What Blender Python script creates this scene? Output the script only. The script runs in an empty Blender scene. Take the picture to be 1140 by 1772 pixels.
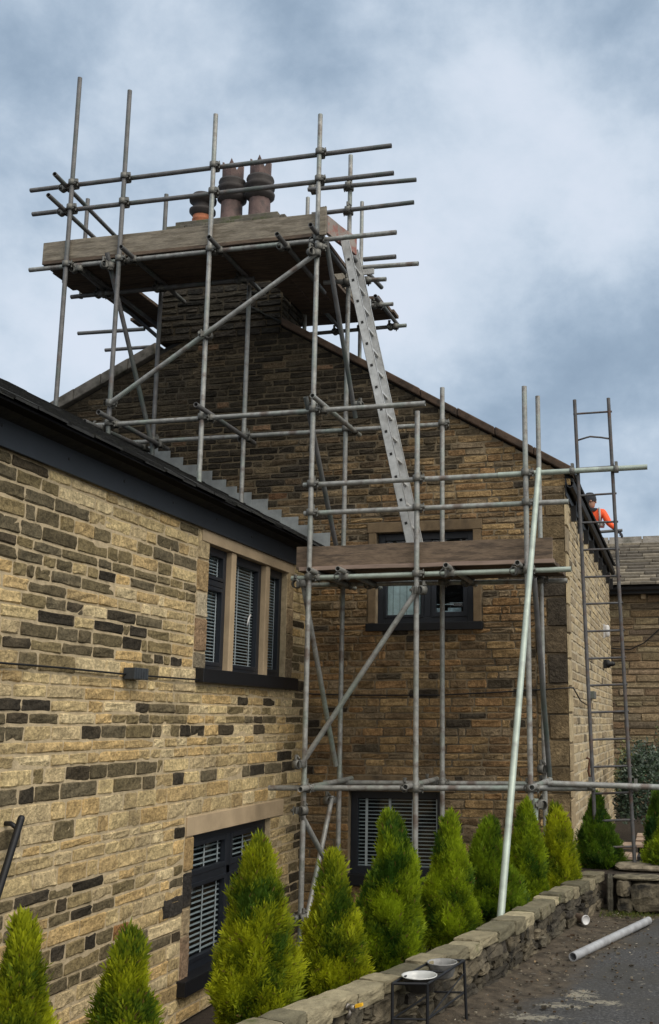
import bpy, math, random
import numpy as np
from mathutils import Vector, Matrix, noise
R = math.radians
random.seed(7)
scene = bpy.context.scene
C = scene.collection

# ------------------------------------------------------------------ camera
FPX, CX, CY, YAW, PIT = 1823.0, 764.0, 888.0, -0.2221, 0.1956      # calibrated on the photograph (1140 x 1772)
cam = bpy.data.cameras.new('camera'); camo = bpy.data.objects.new('camera', cam); C.objects.link(camo)
scene.camera = camo
cam.sensor_fit = 'VERTICAL'; cam.sensor_height = 24.0; cam.sensor_width = 24.0
cam.lens = FPX / 1772 * 24.0
cam.shift_x = (570 - CX) / 1772; cam.shift_y = -(886 - CY) / 1772
cam.clip_start = 0.05; cam.clip_end = 2000
camo.rotation_euler = (math.pi / 2 + PIT, 0, -YAW)

# ------------------------------------------------------------------ world, sun, exposure
SUN_EL, SUN_AZ = R(48), R(118)          # azimuth clockwise from +Y
world = bpy.data.worlds.new('World'); scene.world = world; world.use_nodes = True
def build_world():
    nt = world.node_tree; N = nt.nodes; L = nt.links; N.clear()
    out = N.new('ShaderNodeOutputWorld'); bg = N.new('ShaderNodeBackground')
    sky = N.new('ShaderNodeTexSky'); sky.sky_type = 'NISHITA'; sky.sun_disc = False
    sky.sun_elevation = SUN_EL; sky.sun_rotation = SUN_AZ; sky.air_density = 1.2; sky.dust_density = 2
    tc = N.new('ShaderNodeTexCoord')
    def dot(v):
        d = N.new('ShaderNodeVectorMath'); d.operation = 'DOT_PRODUCT'
        d.inputs[1].default_value = v; L.new(tc.outputs['Generated'], d.inputs[0]); return d.outputs['Value']
    def m(op, a, b=None, clamp=False):
        n = N.new('ShaderNodeMath'); n.operation = op; n.use_clamp = clamp
        for i, x in enumerate((a, b)):
            if x is None: continue
            if isinstance(x, (int, float)): n.inputs[i].default_value = x
            else: L.new(x, n.inputs[i])
        return n.outputs[0]
    mp = N.new('ShaderNodeMapping'); mp.inputs['Scale'].default_value = (1, 1, 1.25)
    L.new(tc.outputs['Generated'], mp.inputs['Vector'])
    def noi(sc, det, rough, dist=0.3, loc=(0, 0, 0)):
        q = N.new('ShaderNodeMapping'); q.inputs['Location'].default_value = loc; L.new(mp.outputs[0], q.inputs[0])
        n = N.new('ShaderNodeTexNoise'); n.inputs['Scale'].default_value = sc; n.inputs['Detail'].default_value = det
        n.inputs['Roughness'].default_value = rough; n.inputs['Distortion'].default_value = dist
        L.new(q.outputs[0], n.inputs['Vector']); return n.outputs['Fac']
    n1 = noi(3.4, 4, .45, .15, (1.3, .2, .7)); n2 = noi(7.5, 9, .60, .10, (4, 2, 1))
    base = m('ADD', m('MULTIPLY', m('SUBTRACT', n1, .5), 1.25), m('MULTIPLY', m('SUBTRACT', n2, .5), 1.15))
    # big soft brighter and darker parts of the cloud cover
    tot = m('ADD', base, .57)
    for (u, v), amp, width in SKYB:
        d = pix_dir(u, v)
        t = m('DIVIDE', m('SUBTRACT', 1.0, dot(tuple(d))), width)
        g = m('POWER', 2.718, m('MULTIPLY', t, -1.0))
        tot = m('ADD', tot, m('MULTIPLY', g, amp))
    cr = N.new('ShaderNodeValToRGB'); cr.color_ramp.interpolation = 'B_SPLINE'
    e = cr.color_ramp.elements
    e[0].position = 0.0; e[0].color = (.215, .29, .39, 1)
    e[1].position = 1.0; e[1].color = (.66, .72, .82, 1)
    for p, c in ((.30, (.275, .365, .475)), (.52, (.40, .495, .61)), (.75, (.58, .665, .765))):
        x = e.new(p); x.color = c + (1,)
    L.new(tot, cr.inputs[0])
    # the cover is brighter overhead and behind the viewer, where the sun stands behind it
    s = m('ADD', 1.0, m('MULTIPLY', m('MAXIMUM', dot((.60, -.46, .655)), 0.0), 1.45))
    mul = N.new('ShaderNodeMixRGB'); mul.blend_type = 'MULTIPLY'; mul.inputs[0].default_value = 1
    L.new(cr.outputs[0], mul.inputs[1]); cmb = N.new('ShaderNodeCombineXYZ')
    for i, w_ in enumerate((1.35, .95, .55)):      # the thinner cover near the veiled sun is warmer
        L.new(m('ADD', 1.0, m('MULTIPLY', m('SUBTRACT', s, 1.0), w_)), cmb.inputs[i])
    L.new(cmb.outputs[0], mul.inputs[2])
    sc = N.new('ShaderNodeMixRGB'); sc.blend_type = 'MIX'; sc.inputs[0].default_value = .9
    L.new(sky.outputs[0], sc.inputs[1])
    up = N.new('ShaderNodeMixRGB'); up.blend_type = 'MULTIPLY'; up.inputs[0].default_value = 1
    L.new(mul.outputs[0], up.inputs[1]); up.inputs[2].default_value = (10.6, 10.6, 10.6, 1)
    L.new(up.outputs[0], sc.inputs[2])
    L.new(sc.outputs[0], bg.inputs['Color']); bg.inputs['Strength'].default_value = 0.1
    L.new(bg.outputs[0], out.inputs[0])
cYa, sYa, cPa, sPa = math.cos(YAW), math.sin(YAW), math.cos(PIT), math.sin(PIT)
FW = Vector((sYa * cPa, cYa * cPa, sPa)); RT = Vector((cYa, -sYa, 0)); UP = RT.cross(FW)
def ray(u, v): return FW + RT * ((u - CX) / FPX) + UP * ((CY - v) / FPX)
def pix_dir(u, v): return ray(u, v).normalized()
def at_y(u, v, Y): r = ray(u, v); return r * (Y / r.y)
def at_x(u, v, X): r = ray(u, v); return r * (X / r.x)
def at_z(u, v, Z): r = ray(u, v); return r * (Z / r.z)
SKYB = [((90, 200), -.22, .015), ((420, 200), .06, .010), ((600, 200), -.10, .003), ((20, 440), .26, .006), ((60, 600), .16, .012), ((870, 170), .26, .006), ((900, 300), .18, .006), ((700, 500), .30, .004),
        ((980, 640), -.22, .004), ((1100, 540), -.12, .003), ((1080, 860), .24, .004), ((1110, 60), -.22, .004), ((1020, 420), .16, .003), ((240, 40), .04, .006)]
build_world()
sun = bpy.data.lights.new('sun', 'SUN'); suno = bpy.data.objects.new('sun', sun); C.objects.link(suno)
sun.energy = 1.5; sun.angle = R(30); sun.color = (1, .92, .80)
sd = Vector((math.sin(SUN_AZ) * math.cos(SUN_EL), math.cos(SUN_AZ) * math.cos(SUN_EL), math.sin(SUN_EL)))
suno.rotation_euler = sd.to_track_quat('Z', 'Y').to_euler()
vs = scene.view_settings; vs.view_transform = 'Standard'; vs.look = 'None'; vs.exposure = 0.12; vs.gamma = 1; vs.use_curve_mapping = False

# ------------------------------------------------------------------ materials
MATS = {}
def mat(name, col=(.5, .5, .5), rough=.8, metal=0.0, vcol=False, nscale=8, namp=.25, col2=None, bump=0.0, bscale=60,
        stretch=None, spec=None, detail=6, contrast=(.35, .65), bdist=.01, seed=0, tint=None, tscale=2, tpos=(.5, .7), mott=0, mcol=(.27, .205, .12), tw=1.0, fine=0):
    if name in MATS: return MATS[name]
    m = bpy.data.materials.new(name); m.use_nodes = True; MATS[name] = m
    nt = m.node_tree; N = nt.nodes; L = nt.links; b = N['Principled BSDF']
    b.inputs['Roughness'].default_value = rough; b.inputs['Metallic'].default_value = metal
    if spec is not None: b.inputs['Specular IOR Level'].default_value = spec
    tc = N.new('ShaderNodeTexCoord'); mp = N.new('ShaderNodeMapping'); L.new(tc.outputs['Object'], mp.inputs[0])
    mp.inputs['Location'].default_value = (seed * 3.1, seed * 1.7, seed)
    if stretch: mp.inputs['Scale'].default_value = stretch
    def noi(sc, det=detail, rg=.6):
        n = N.new('ShaderNodeTexNoise'); n.inputs['Scale'].default_value = sc; n.inputs['Detail'].default_value = det
        n.inputs['Roughness'].default_value = rg; L.new(mp.outputs[0], n.inputs['Vector']); return n.outputs['Fac']
    def ramp(f, a, c, ca=(0, 0, 0, 1), cb=(1, 1, 1, 1)):
        r = N.new('ShaderNodeValToRGB'); r.color_ramp.elements[0].position = a; r.color_ramp.elements[1].position = c
        r.color_ramp.elements[0].color = ca; r.color_ramp.elements[1].color = cb; L.new(f, r.inputs[0]); return r.outputs[0]
    def mix(f, a, c, mode='MIX'):
        x = N.new('ShaderNodeMixRGB'); x.blend_type = mode
        for i, v in ((0, f), (1, a), (2, c)):
            if isinstance(v, (int, float)): x.inputs[i].default_value = v
            elif isinstance(v, tuple): x.inputs[i].default_value = v[:3] + (1,)
            else: L.new(v, x.inputs[i])
        return x.outputs[0]
    if vcol:
        a = N.new('ShaderNodeAttribute'); a.attribute_name = 'col'; c0 = a.outputs['Color']
        if col != (.5, .5, .5): c0 = mix(1.0, c0, col, 'MULTIPLY')
    else: c0 = col
    f = noi(nscale)
    lo, hi = 1 - namp, 1 + namp
    v = ramp(f, .3, .7, (lo, lo, lo, 1), (hi, hi, hi, 1))
    c1 = mix(1.0, c0, v, 'MULTIPLY') if not isinstance(c0, tuple) else mix(1.0, c0, v, 'MULTIPLY')
    if col2: c1 = mix(ramp(noi(nscale * .6 + 1.3), contrast[0], contrast[1]), c1, col2)
    if tint: c1 = mix(ramp(noi(tscale, 4), tpos[0], tpos[1], cb=(tw, tw, tw, 1)), c1, tint)
    if fine: c1 = mix(1.0, c1, ramp(noi(nscale * 2.6 + 5, 7, .75), .34, .66, (1 - fine, 1 - fine, 1 - fine * .95, 1), (1 + fine, 1 + fine, 1 + fine, 1)), 'MULTIPLY')
    L.new(c1, b.inputs['Base Color'])
    if mott:
        # sooty crust flaking off in patches: pale stone shows through dark faces, dark specks on pale ones
        lum = N.new('ShaderNodeRGBToBW'); L.new(c0, lum.inputs[0]); isd = ramp(lum.outputs[0], .10, .16, (1, 1, 1, 1), (0, 0, 0, 1))
        pk = ramp(noi(12, 8, .75), .50, .58); ml = N.new('ShaderNodeMath'); ml.operation = 'MULTIPLY'; L.new(isd, ml.inputs[0]); L.new(pk, ml.inputs[1])
        ml2 = N.new('ShaderNodeMath'); ml2.operation = 'MULTIPLY'; L.new(ml.outputs[0], ml2.inputs[0]); ml2.inputs[1].default_value = mott
        c1 = mix(ml2.outputs[0], c1, mcol)
        sk = ramp(noi(21, 6, .7), .66, .74); mk = N.new('ShaderNodeMath'); mk.operation = 'MULTIPLY'; L.new(sk, mk.inputs[0]); mk.inputs[1].default_value = .55
        c1 = mix(mk.outputs[0], c1, (.085, .065, .042))
    if bump:
        bp = N.new('ShaderNodeBump'); bp.inputs['Strength'].default_value = bump; bp.inputs['Distance'].default_value = bdist
        L.new(noi(bscale, 5, .65), bp.inputs['Height']); L.new(bp.outputs[0], b.inputs['Normal'])
    return m
M_STONE = mat('stone', vcol=True, rough=.92, nscale=11, namp=.26, fine=.42, tint=(.17, .135, .085), tscale=1.9, tpos=(.52, .72), tw=.5, bump=1.0, bscale=36, bdist=.02, spec=.2, mott=.6)
M_STONEG = mat('gable_stone', vcol=True, rough=.92, nscale=11, namp=.32, fine=.42, mott=.6, mcol=(.12, .092, .058), bump=1.0, bscale=40, bdist=.02, spec=.2, tint=(.045, .038, .03), tscale=1.7, tpos=(.50, .70), tw=.6)
M_MORT = mat('mortar', (.50, .405, .265), .95, nscale=20, namp=.22, tint=(.22, .18, .12), tscale=1.9, tpos=(.52, .72), tw=.5, bump=.6, bscale=90, spec=.2)
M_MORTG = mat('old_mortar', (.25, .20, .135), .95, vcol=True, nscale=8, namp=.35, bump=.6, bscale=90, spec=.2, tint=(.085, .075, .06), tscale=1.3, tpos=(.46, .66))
M_SAND = mat('sawn_sandstone', (.44, .34, .225), .88, nscale=5, namp=.14, bump=.3, bscale=120, spec=.25)
M_SANDG = mat('weathered_sandstone', (.185, .135, .082), .9, nscale=6, namp=.3, bump=.5, bscale=80, spec=.25, tint=(.07, .055, .04), tscale=4)
M_COPE = mat('coping_stone', (.20, .185, .165), .9, nscale=7, namp=.35, bump=.7, bscale=50, spec=.25, tint=(.05, .05, .035), tscale=5)
M_COPER = mat('brown_coping', (.085, .058, .042), .9, nscale=7, namp=.35, bump=.7, bscale=50, spec=.25, tint=(.035, .03, .026), tscale=5)
M_FASCIA = mat('navy_fascia', (.024, .031, .042), .55, nscale=3, namp=.12, spec=.35)
M_BLACK = mat('black_paint', (.007, .008, .011), .5, nscale=10, namp=.2, spec=.4)
M_FRAME = mat('navy_frame', (.014, .018, .026), .42, nscale=8, namp=.15, spec=.45)
M_SLATE = mat('dark_slate', (.014, .015, .016), .9, nscale=12, namp=.4, bump=.8, bscale=30, col2=(.03, .032, .022), contrast=(.5, .8))
M_SLATE2 = mat('stone_slate', vcol=True, rough=.9, nscale=10, namp=.3, bump=.6, bscale=50)
M_LEAD = mat('lead', (.27, .29, .295), .6, .15, nscale=6, namp=.3, bump=.25, bscale=25, spec=.4)
M_POT1 = mat('terracotta', (.42, .15, .075), .8, nscale=14, namp=.25, bump=.2)
M_POT2 = mat('purple_clay', (.115, .075, .07), .75, nscale=9, namp=.35, bump=.3, tint=(.05, .04, .04), tscale=6)
M_CLAYD = mat('sooted_clay', (.035, .03, .03), .75, nscale=9, namp=.3)
M_STEEL = mat('galvanised_steel', (.31, .315, .305), .5, .3, nscale=9, namp=.28, bump=.15, bscale=70, stretch=(1, 1, 1), tint=(.25, .31, .275), tscale=2.3, tpos=(.5, .7), col2=(.17, .14, .125), contrast=(.52, .66), fine=.2)
M_STEELD = mat('dull_steel', (.15, .15, .155), .6, .3, nscale=9, namp=.3, bump=.2, bscale=70, tint=(.10, .13, .12), tscale=3, col2=(.16, .10, .075), contrast=(.6, .8))
M_GREEN = mat('pale_green_steel', (.37, .43, .385), .5, .25, nscale=7, namp=.2, bump=.15, bscale=60, col2=(.24, .25, .24), contrast=(.56, .75))
M_COUP = mat('coupler_steel', (.15, .15, .14), .6, .4, nscale=20, namp=.4, bump=.3, bscale=60)
M_ALU = mat('ladder_aluminium', (.50, .51, .51), .5, .35, nscale=14, namp=.18, bump=.15, bscale=50, col2=(.36, .36, .35), contrast=(.55, .75))
M_HOLE = mat('rung_end', (.012, .012, .012), .7)
M_RUST = mat('dark_ladder_steel', (.10, .10, .105), .65, .3, nscale=14, namp=.35, col2=(.12, .07, .05), contrast=(.5, .75))
def wood(name, col, col2, seed): return mat(name, col, .88, nscale=5, namp=.3, fine=.3, col2=col2, contrast=(.48, .66), stretch=(.9, 6, 6), bump=.6, bscale=30, seed=seed, bdist=.006)
M_WOODG = wood('grey_board', (.24, .21, .165), (.14, .12, .09), 1)
M_WOODB = wood('brown_board', (.175, .128, .090), (.085, .064, .048), 2)
M_WOODU = wood('deck_board', (.12, .085, .06), (.06, .045, .035), 3)
M_WOODP = wood('pale_plank', (.36, .27, .20), (.25, .18, .13), 4)
M_RED = mat('red_painted_board', (.27, .24, .22), .85, nscale=5, namp=.25, tint=(.29, .12, .10), tscale=14, tpos=(.45, .62))
M_DRIVE = mat('tarmac_surface', (.038, .040, .044), .88, nscale=45, namp=.5, bump=.9, bscale=160, bdist=.01, detail=8, col2=(.025, .024, .022), contrast=(.45, .62))
M_SOIL = mat('soil_surface', (.035, .025, .017), .95, nscale=14, namp=.5, bump=1, bscale=60, bdist=.03)
M_ROCK = mat('wall_rock', vcol=True, rough=.92, nscale=11, namp=.45, bump=.9, bscale=30, bdist=.02, spec=.25, tint=(.025, .023, .020), tscale=7, tpos=(.52, .68))
M_LEAF = mat('conifer_leaf', vcol=True, rough=.65, nscale=9, namp=.2, spec=.3)
def translucent(m, w):
    nt = m.node_tree; N = nt.nodes; L = nt.links; b = N['Principled BSDF']; o = [n for n in N if n.type == 'OUTPUT_MATERIAL'][0]
    t = N.new('ShaderNodeBsdfTranslucent'); mx = N.new('ShaderNodeMixShader'); mx.inputs[0].default_value = w
    L.new(b.inputs['Base Color'].links[0].from_socket, t.inputs[0]); L.new(b.outputs[0], mx.inputs[1]); L.new(t.outputs[0], mx.inputs[2]); L.new(mx.outputs[0], o.inputs[0])
translucent(M_LEAF, .38)
M_LEAFD = mat('dark_leaf', vcol=True, rough=.45, nscale=9, namp=.2, spec=.4)
M_BARK = mat('bark', (.10, .065, .04), .9, nscale=20, namp=.4, bump=.8)
M_BLIND = mat('white_blind', (.50, .53, .56), .6, nscale=4, namp=.05)
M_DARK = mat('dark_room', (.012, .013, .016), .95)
M_WHITE = mat('white_plastic', (.58, .58, .59), .4, nscale=5, namp=.06)
M_ENAMEL = mat('white_enamel', (.50, .51, .51), .3, vcol=True, nscale=8, namp=.2)
M_YEL = mat('yellow_plastic', (.75, .42, .02), .45, nscale=12, namp=.1)
M_ORANGE = mat('orange_cloth', (.95, .105, .02), .7, nscale=14, namp=.12)
M_REFL = mat('grey_reflective_tape', (.35, .34, .33), .5)
M_SKIN = mat('skin', (.45, .25, .18), .6)
M_NAVYC = mat('dark_cloth', (.02, .022, .03), .85, nscale=20, namp=.3)
M_GREYST = mat('grey_stucco', (.12, .11, .10), .9)
def glass_mat():
    m = bpy.data.materials.new('window_glass'); m.use_nodes = True; nt = m.node_tree; N = nt.nodes; L = nt.links; N.clear()
    o = N.new('ShaderNodeOutputMaterial'); mx = N.new('ShaderNodeMixShader'); t = N.new('ShaderNodeBsdfTransparent'); g = N.new('ShaderNodeBsdfGlossy')
    t.inputs[0].default_value = (.86, .90, .91, 1); g.inputs['Roughness'].default_value = .03; fr = N.new('ShaderNodeFresnel'); fr.inputs[0].default_value = 1.5
    ge = N.new('ShaderNodeNewGeometry'); mm = N.new('ShaderNodeMath'); mm.operation = 'SUBTRACT'; mm.inputs[0].default_value = 1; L.new(ge.outputs['Backfacing'], mm.inputs[1]); m2 = N.new('ShaderNodeMath'); m2.operation = 'MULTIPLY'; L.new(mm.outputs[0], m2.inputs[0]); L.new(fr.outputs[0], m2.inputs[1])
    L.new(m2.outputs[0], mx.inputs[0]); L.new(t.outputs[0], mx.inputs[1]); L.new(g.outputs[0], mx.inputs[2]); L.new(mx.outputs[0], o.inputs[0]); return m
M_GLASS = glass_mat()

# ------------------------------------------------------------------ mesh helpers
class MB:
    def __init__(s): s.v = []; s.f = []; s.c = []; s.sm = []
    def add(s, vs, fs, col=(1, 1, 1), smooth=False):
        o = len(s.v); s.v += [tuple(x) for x in vs]; s.f += [tuple(i + o for i in f) for f in fs]
        s.c += [col] * len(vs); s.sm += [smooth] * len(fs); return s
    def box(s, a, b, col=(1, 1, 1)):
        x0, x1 = sorted((a[0], b[0])); y0, y1 = sorted((a[1], b[1])); z0, z1 = sorted((a[2], b[2]))
        return s.add([(x0, y0, z0), (x1, y0, z0), (x1, y1, z0), (x0, y1, z0), (x0, y0, z1), (x1, y0, z1), (x1, y1, z1), (x0, y1, z1)],
                     [(0, 3, 2, 1), (4, 5, 6, 7), (0, 1, 5, 4), (1, 2, 6, 5), (2, 3, 7, 6), (3, 0, 4, 7)], col)
    def obox(s, p, q, side, w, h, col=(1, 1, 1)):
        """bar from p to q; w across along 'side', h across the third way"""
        p, q = Vector(p), Vector(q); d = (q - p).normalized(); sd_ = Vector(side); sd_ = (sd_ - d * sd_.dot(d)).normalized(); t = d.cross(sd_)
        vs = [x + sd_ * (w / 2 * i) + t * (h / 2 * j) for x in (p, q) for i, j in ((-1, -1), (1, -1), (1, 1), (-1, 1))]
        return s.add(vs, [(3, 2, 1, 0), (4, 5, 6, 7), (0, 1, 5, 4), (1, 2, 6, 5), (2, 3, 7, 6), (3, 0, 4, 7)], col)
    def tube(s, p, q, r, seg=12, wall=.004, r2=None):
        p, q = Vector(p), Vector(q); d = (q - p).normalized(); a = d.orthogonal().normalized(); b = d.cross(a)
        r2 = r if r2 is None else r2
        ring = lambda c, rr: [c + a * (rr * math.cos(2 * math.pi * i / seg)) + b * (rr * math.sin(2 * math.pi * i / seg)) for i in range(seg)]
        vs = ring(p, r) + ring(q, r2); n = seg
        fs = [(i, (i + 1) % n, n + (i + 1) % n, n + i) for i in range(n)]
        s.add(vs, fs, smooth=True)
        if wall:
            vs = ring(p, r) + ring(q, r2) + ring(p, r - wall) + ring(q, r2 - wall) + ring(p + d * .09, r - wall) + ring(q - d * .09, r2 - wall)
            fs = [(2 * n + i, 2 * n + (i + 1) % n, (i + 1) % n, i) for i in range(n)] + [(n + i, n + (i + 1) % n, 3 * n + (i + 1) % n, 3 * n + i) for i in range(n)]
            fs += [(4 * n + i, 4 * n + (i + 1) % n, 2 * n + (i + 1) % n, 2 * n + i) for i in range(n)] + [(3 * n + i, 3 * n + (i + 1) % n, 5 * n + (i + 1) % n, 5 * n + i) for i in range(n)]
            fs += [tuple(4 * n + n - 1 - i for i in range(n)), tuple(5 * n + i for i in range(n))]
            s.add(vs, fs)
        else:
            s.add(ring(p, r) + ring(q, r2), [tuple(n - 1 - i for i in range(n)), tuple(n + i for i in range(n))])
        return s
    def path(s, pts, r, seg=8):
        pts = [Vector(p) for p in pts]; rings = []; a = None
        for i, p in enumerate(pts):
            d = (pts[min(i + 1, len(pts) - 1)] - pts[max(i - 1, 0)]).normalized()
            a = d.orthogonal().normalized() if a is None else (a - d * a.dot(d)).normalized()
            b = d.cross(a); rings.append([p + a * (r * math.cos(2 * math.pi * k / seg)) + b * (r * math.sin(2 * math.pi * k / seg)) for k in range(seg)])
        vs = [v for g in rings for v in g]; fs = []
        for i in range(len(pts) - 1):
            for k in range(seg): fs.append((i * seg + k, i * seg + (k + 1) % seg, (i + 1) * seg + (k + 1) % seg, (i + 1) * seg + k))
        fs += [tuple(range(seg - 1, -1, -1)), tuple((len(pts) - 1) * seg + k for k in range(seg))]
        return s.add(vs, fs, smooth=True)
    def lathe(s, c, prof, seg=24, axis=(0, 0, 1), col=(1, 1, 1)):
        c = Vector(c); ax = Vector(axis).normalized(); a = ax.orthogonal().normalized(); b = ax.cross(a); n = seg
        vs = [c + ax * h + (a * math.cos(2 * math.pi * k / n) + b * math.sin(2 * math.pi * k / n)) * r for r, h in prof for k in range(n)]
        fs = [(i * n + k, i * n + (k + 1) % n, (i + 1) * n + (k + 1) % n, (i + 1) * n + k) for i in range(len(prof) - 1) for k in range(n)]
        return s.add(vs, fs, col, smooth=True)
    def prism(s, poly, d, col=(1, 1, 1)):
        d = Vector(d); P = [Vector(p) for p in poly]; n = len(P)
        return s.add(P + [p + d for p in P], [tuple(range(n - 1, -1, -1)), tuple(range(n, 2 * n))] + [(i, (i + 1) % n, n + (i + 1) % n, n + i) for i in range(n)], col)
    def build(s, name, m, parent=None, org=None, fixn=True):
        org = Vector(org) if org is not None else Vector((0, 0, 0))
        me = bpy.data.meshes.new(name); me.from_pydata([(x - org.x, y - org.y, z - org.z) for x, y, z in s.v] if org.length else s.v, [], s.f)
        at = me.color_attributes.new('col', 'FLOAT_COLOR', 'POINT')
        at.data.foreach_set('color', np.array([tuple(c) + (1,) for c in s.c], 'f').ravel())
        me.polygons.foreach_set('use_smooth', s.sm); me.materials.append(m); me.update()
        if fixn and len(s.f) < 40000:
            import bmesh
            bm = bmesh.new(); bm.from_mesh(me); bmesh.ops.recalc_face_normals(bm, faces=bm.faces); bm.to_mesh(me); bm.free()
        o = bpy.data.objects.new(name, me); C.objects.link(o)
        if parent is not None:
            o.parent = parent
            w = Vector(parent.location) if parent.parent is None else Vector(parent.location) + Vector(parent.parent.location)
            o.location = org - w
        else: o.location = org
        return o
def bevel(o, w=.004, seg=2):
    md = o.modifiers.new('bevel', 'BEVEL'); md.width = w; md.segments = seg; md.limit_method = 'ANGLE'; return o
def thing(name, label, cat, loc=(0, 0, 0), group=None):
    o = bpy.data.objects.new(name, None); C.objects.link(o); o.location = loc; o.empty_display_size = .1
    o['label'] = label; o['category'] = cat
    if group: o['group'] = group
    return o
def tag(o, label, cat, group=None):
    o['label'] = label; o['category'] = cat
    if group: o['group'] = group
    return o
def struct(o): o['kind'] = 'structure'; return o

# ------------------------------------------------------------------ stone walling
rnd = random.Random(11)
def stones(mb, org, U, V, Nn, rows, span, colf, holes=(), lmin=.14, lmax=.42, th=.016, gap=.009, rough=.006, rr=rnd, fine=True):
    """rows: list of v edges; span(vmid)->(u0,u1); each stone a small pillow proud of the mortar"""
    org, U, V, Nn = Vector(org), Vector(U), Vector(V), Vector(Nn)
    for k in range(len(rows) - 1):
        v0, v1 = rows[k], rows[k + 1]; vm = (v0 + v1) / 2
        a, b = span(vm); segs = [(a, b)]
        for (h0, h1, w0, w1) in holes:
            if w0 < vm < w1:
                ns = []
                for (p, q) in segs:
                    if h1 <= p or h0 >= q: ns.append((p, q)); continue
                    if p < h0 - .03: ns.append((p, h0))
                    if q > h1 + .03: ns.append((h1, q))
                segs = ns
        for (p, q) in segs:
            u = p
            while u < q - 1e-4:
                w = rr.uniform(lmin, lmax) * (1 if rr.random() > .18 else .6)
                if q - (u + w) < lmin * .8: w = q - u
                if w > lmax * 1.6: w /= 2
                one(mb, org, U, V, Nn, u + gap * rr.uniform(.5, 1.1), u + w - gap * rr.uniform(.5, 1.1), v0 + gap * rr.uniform(.4, 1.1), v1 - gap * rr.uniform(.4, 1.1), colf(u + w / 2, vm, rr), th * rr.uniform(.6, 1.35), rough, rr)
                u += w
def one(mb, org, U, V, Nn, u0, u1, v0, v1, col, th, rough, rr):
    e = min(.010, (u1 - u0) * .2, (v1 - v0) * .25)
    us = [u0, u0 + e, u0 + (u1 - u0) * .35, u0 + (u1 - u0) * .68, u1 - e, u1]; vs_ = [v0, v0 + e, (v0 + v1) / 2, v1 - e, v1]
    j = e * .7; vs = []
    tu, tv = rr.uniform(-.006, .006), rr.uniform(-.006, .006)
    cj = [(rr.uniform(0, e), rr.uniform(0, e)) for _ in range(4)]
    for jv, v in enumerate(vs_):
        for ju, u in enumerate(us):
            rim = jv in (0, 4) or ju in (0, 5)
            du, dv = (rr.uniform(-.006, .006), rr.uniform(-.005, .005)) if rim else (rr.uniform(-j, j), rr.uniform(-j, j) * .6)
            if ju in (0, 5) and jv in (0, 4):
                du = e * .6 * (1 if ju == 0 else -1); dv = e * .6 * (1 if jv == 0 else -1)
            d = -.003 if rim else th + rr.uniform(-rough, rough) + tu * (ju - 2.5) / 2.5 + tv * (jv - 2) / 2
            vs.append(org + U * (u + du) + V * (v + dv) + Nn * d)
    fs = [(y * 6 + x, y * 6 + x + 1, (y + 1) * 6 + x + 1, (y + 1) * 6 + x) for y in range(4) for x in range(5)]
    mb.add(vs, fs, col)
def rows_between(breaks, h, rr=rnd, var=.14):
    out = [breaks[0]]
    for a, b in zip(breaks[:-1], breaks[1:]):
        n = max(1, round((b - a) / h)); w = [1 + rr.uniform(-var, var) for _ in range(n)]; t = sum(w); c = a
        for x in w[:-1]: c += (b - a) * x / t; out.append(c)
        out.append(b)
    return out
def slab_wall(mb, axis, plane, back, u0, u1, v0, v1, holes, col=(1, 1, 1)):
    us = sorted({u0, u1, *[h[0] for h in holes], *[h[1] for h in holes]}); vs_ = sorted({v0, v1, *[h[2] for h in holes], *[h[3] for h in holes]})
    for i in range(len(us) - 1):
        for j in range(len(vs_) - 1):
            um, vm = (us[i] + us[i + 1]) / 2, (vs_[j] + vs_[j + 1]) / 2
            if any(h[0] < um < h[1] and h[2] < vm < h[3] for h in holes): continue
            if axis == 'x': mb.box((plane, us[i], vs_[j]), (back, us[i + 1], vs_[j + 1]), col)
            else: mb.box((us[i], plane, vs_[j]), (us[i + 1], back, vs_[j + 1]), col)
def vmix(a, b, t): return tuple(x + (y - x) * t for x, y in zip(a, b))

# ================================================================== SETTING
GZ = -2.25; DZ = -1.45
g = MB(); g.add([(-400, -400, GZ - .02), (400, -400, GZ - .02), (400, 600, GZ - .02), (-400, 600, GZ - .02)], [(0, 1, 2, 3)])
struct(g.build('ground', M_SOIL))
FYS = [-3, 1, 4.41, 5.09, 5.64, 6.45, 7.69, 8.75, 30]; FXS = [-4.1, -2.72, -1.57, -1.36, -1.20, -1.05, -.87, -.68, -.68]
def facex(y): return float(np.interp(y, FYS, FXS))          # outer face line of the low retaining wall
# garden bed: behind the wall, falling to the sunken strip beside the extension
b = MB(); ny = 60; ys = [-3 + i * (14.2 / ny) for i in range(ny + 1)]
for y in ys:
    fx = facex(min(y, 9.2)) - .12
    for t, z in ((0, -1.33), (.35, -1.35), (.7, -1.42), (1.0, -1.75), (1.45, -2.2), (1.9, -2.24)):
        n_ = noise.noise((y * 2.1, t * 3, 3)) * .05
        b.v.append((fx - t, y, z + n_ * (1 if t < 1.8 else 0))); b.c.append((1, 1, 1))
for i in range(ny):
    for j in range(5): b.f.append((i * 6 + j, i * 6 + j + 1, (i + 1) * 6 + j + 1, (i + 1) * 6 + j)); b.sm.append(True)
struct(b.build('garden_bed', M_SOIL))
t = MB(); t.box((-.98, 8.95, GZ), (8, 9.75, -1.2)); t.box((-1.3, 9.752, GZ), (8, 22, -1.5)); struct(t.build('terrace', M_SOIL))
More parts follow.
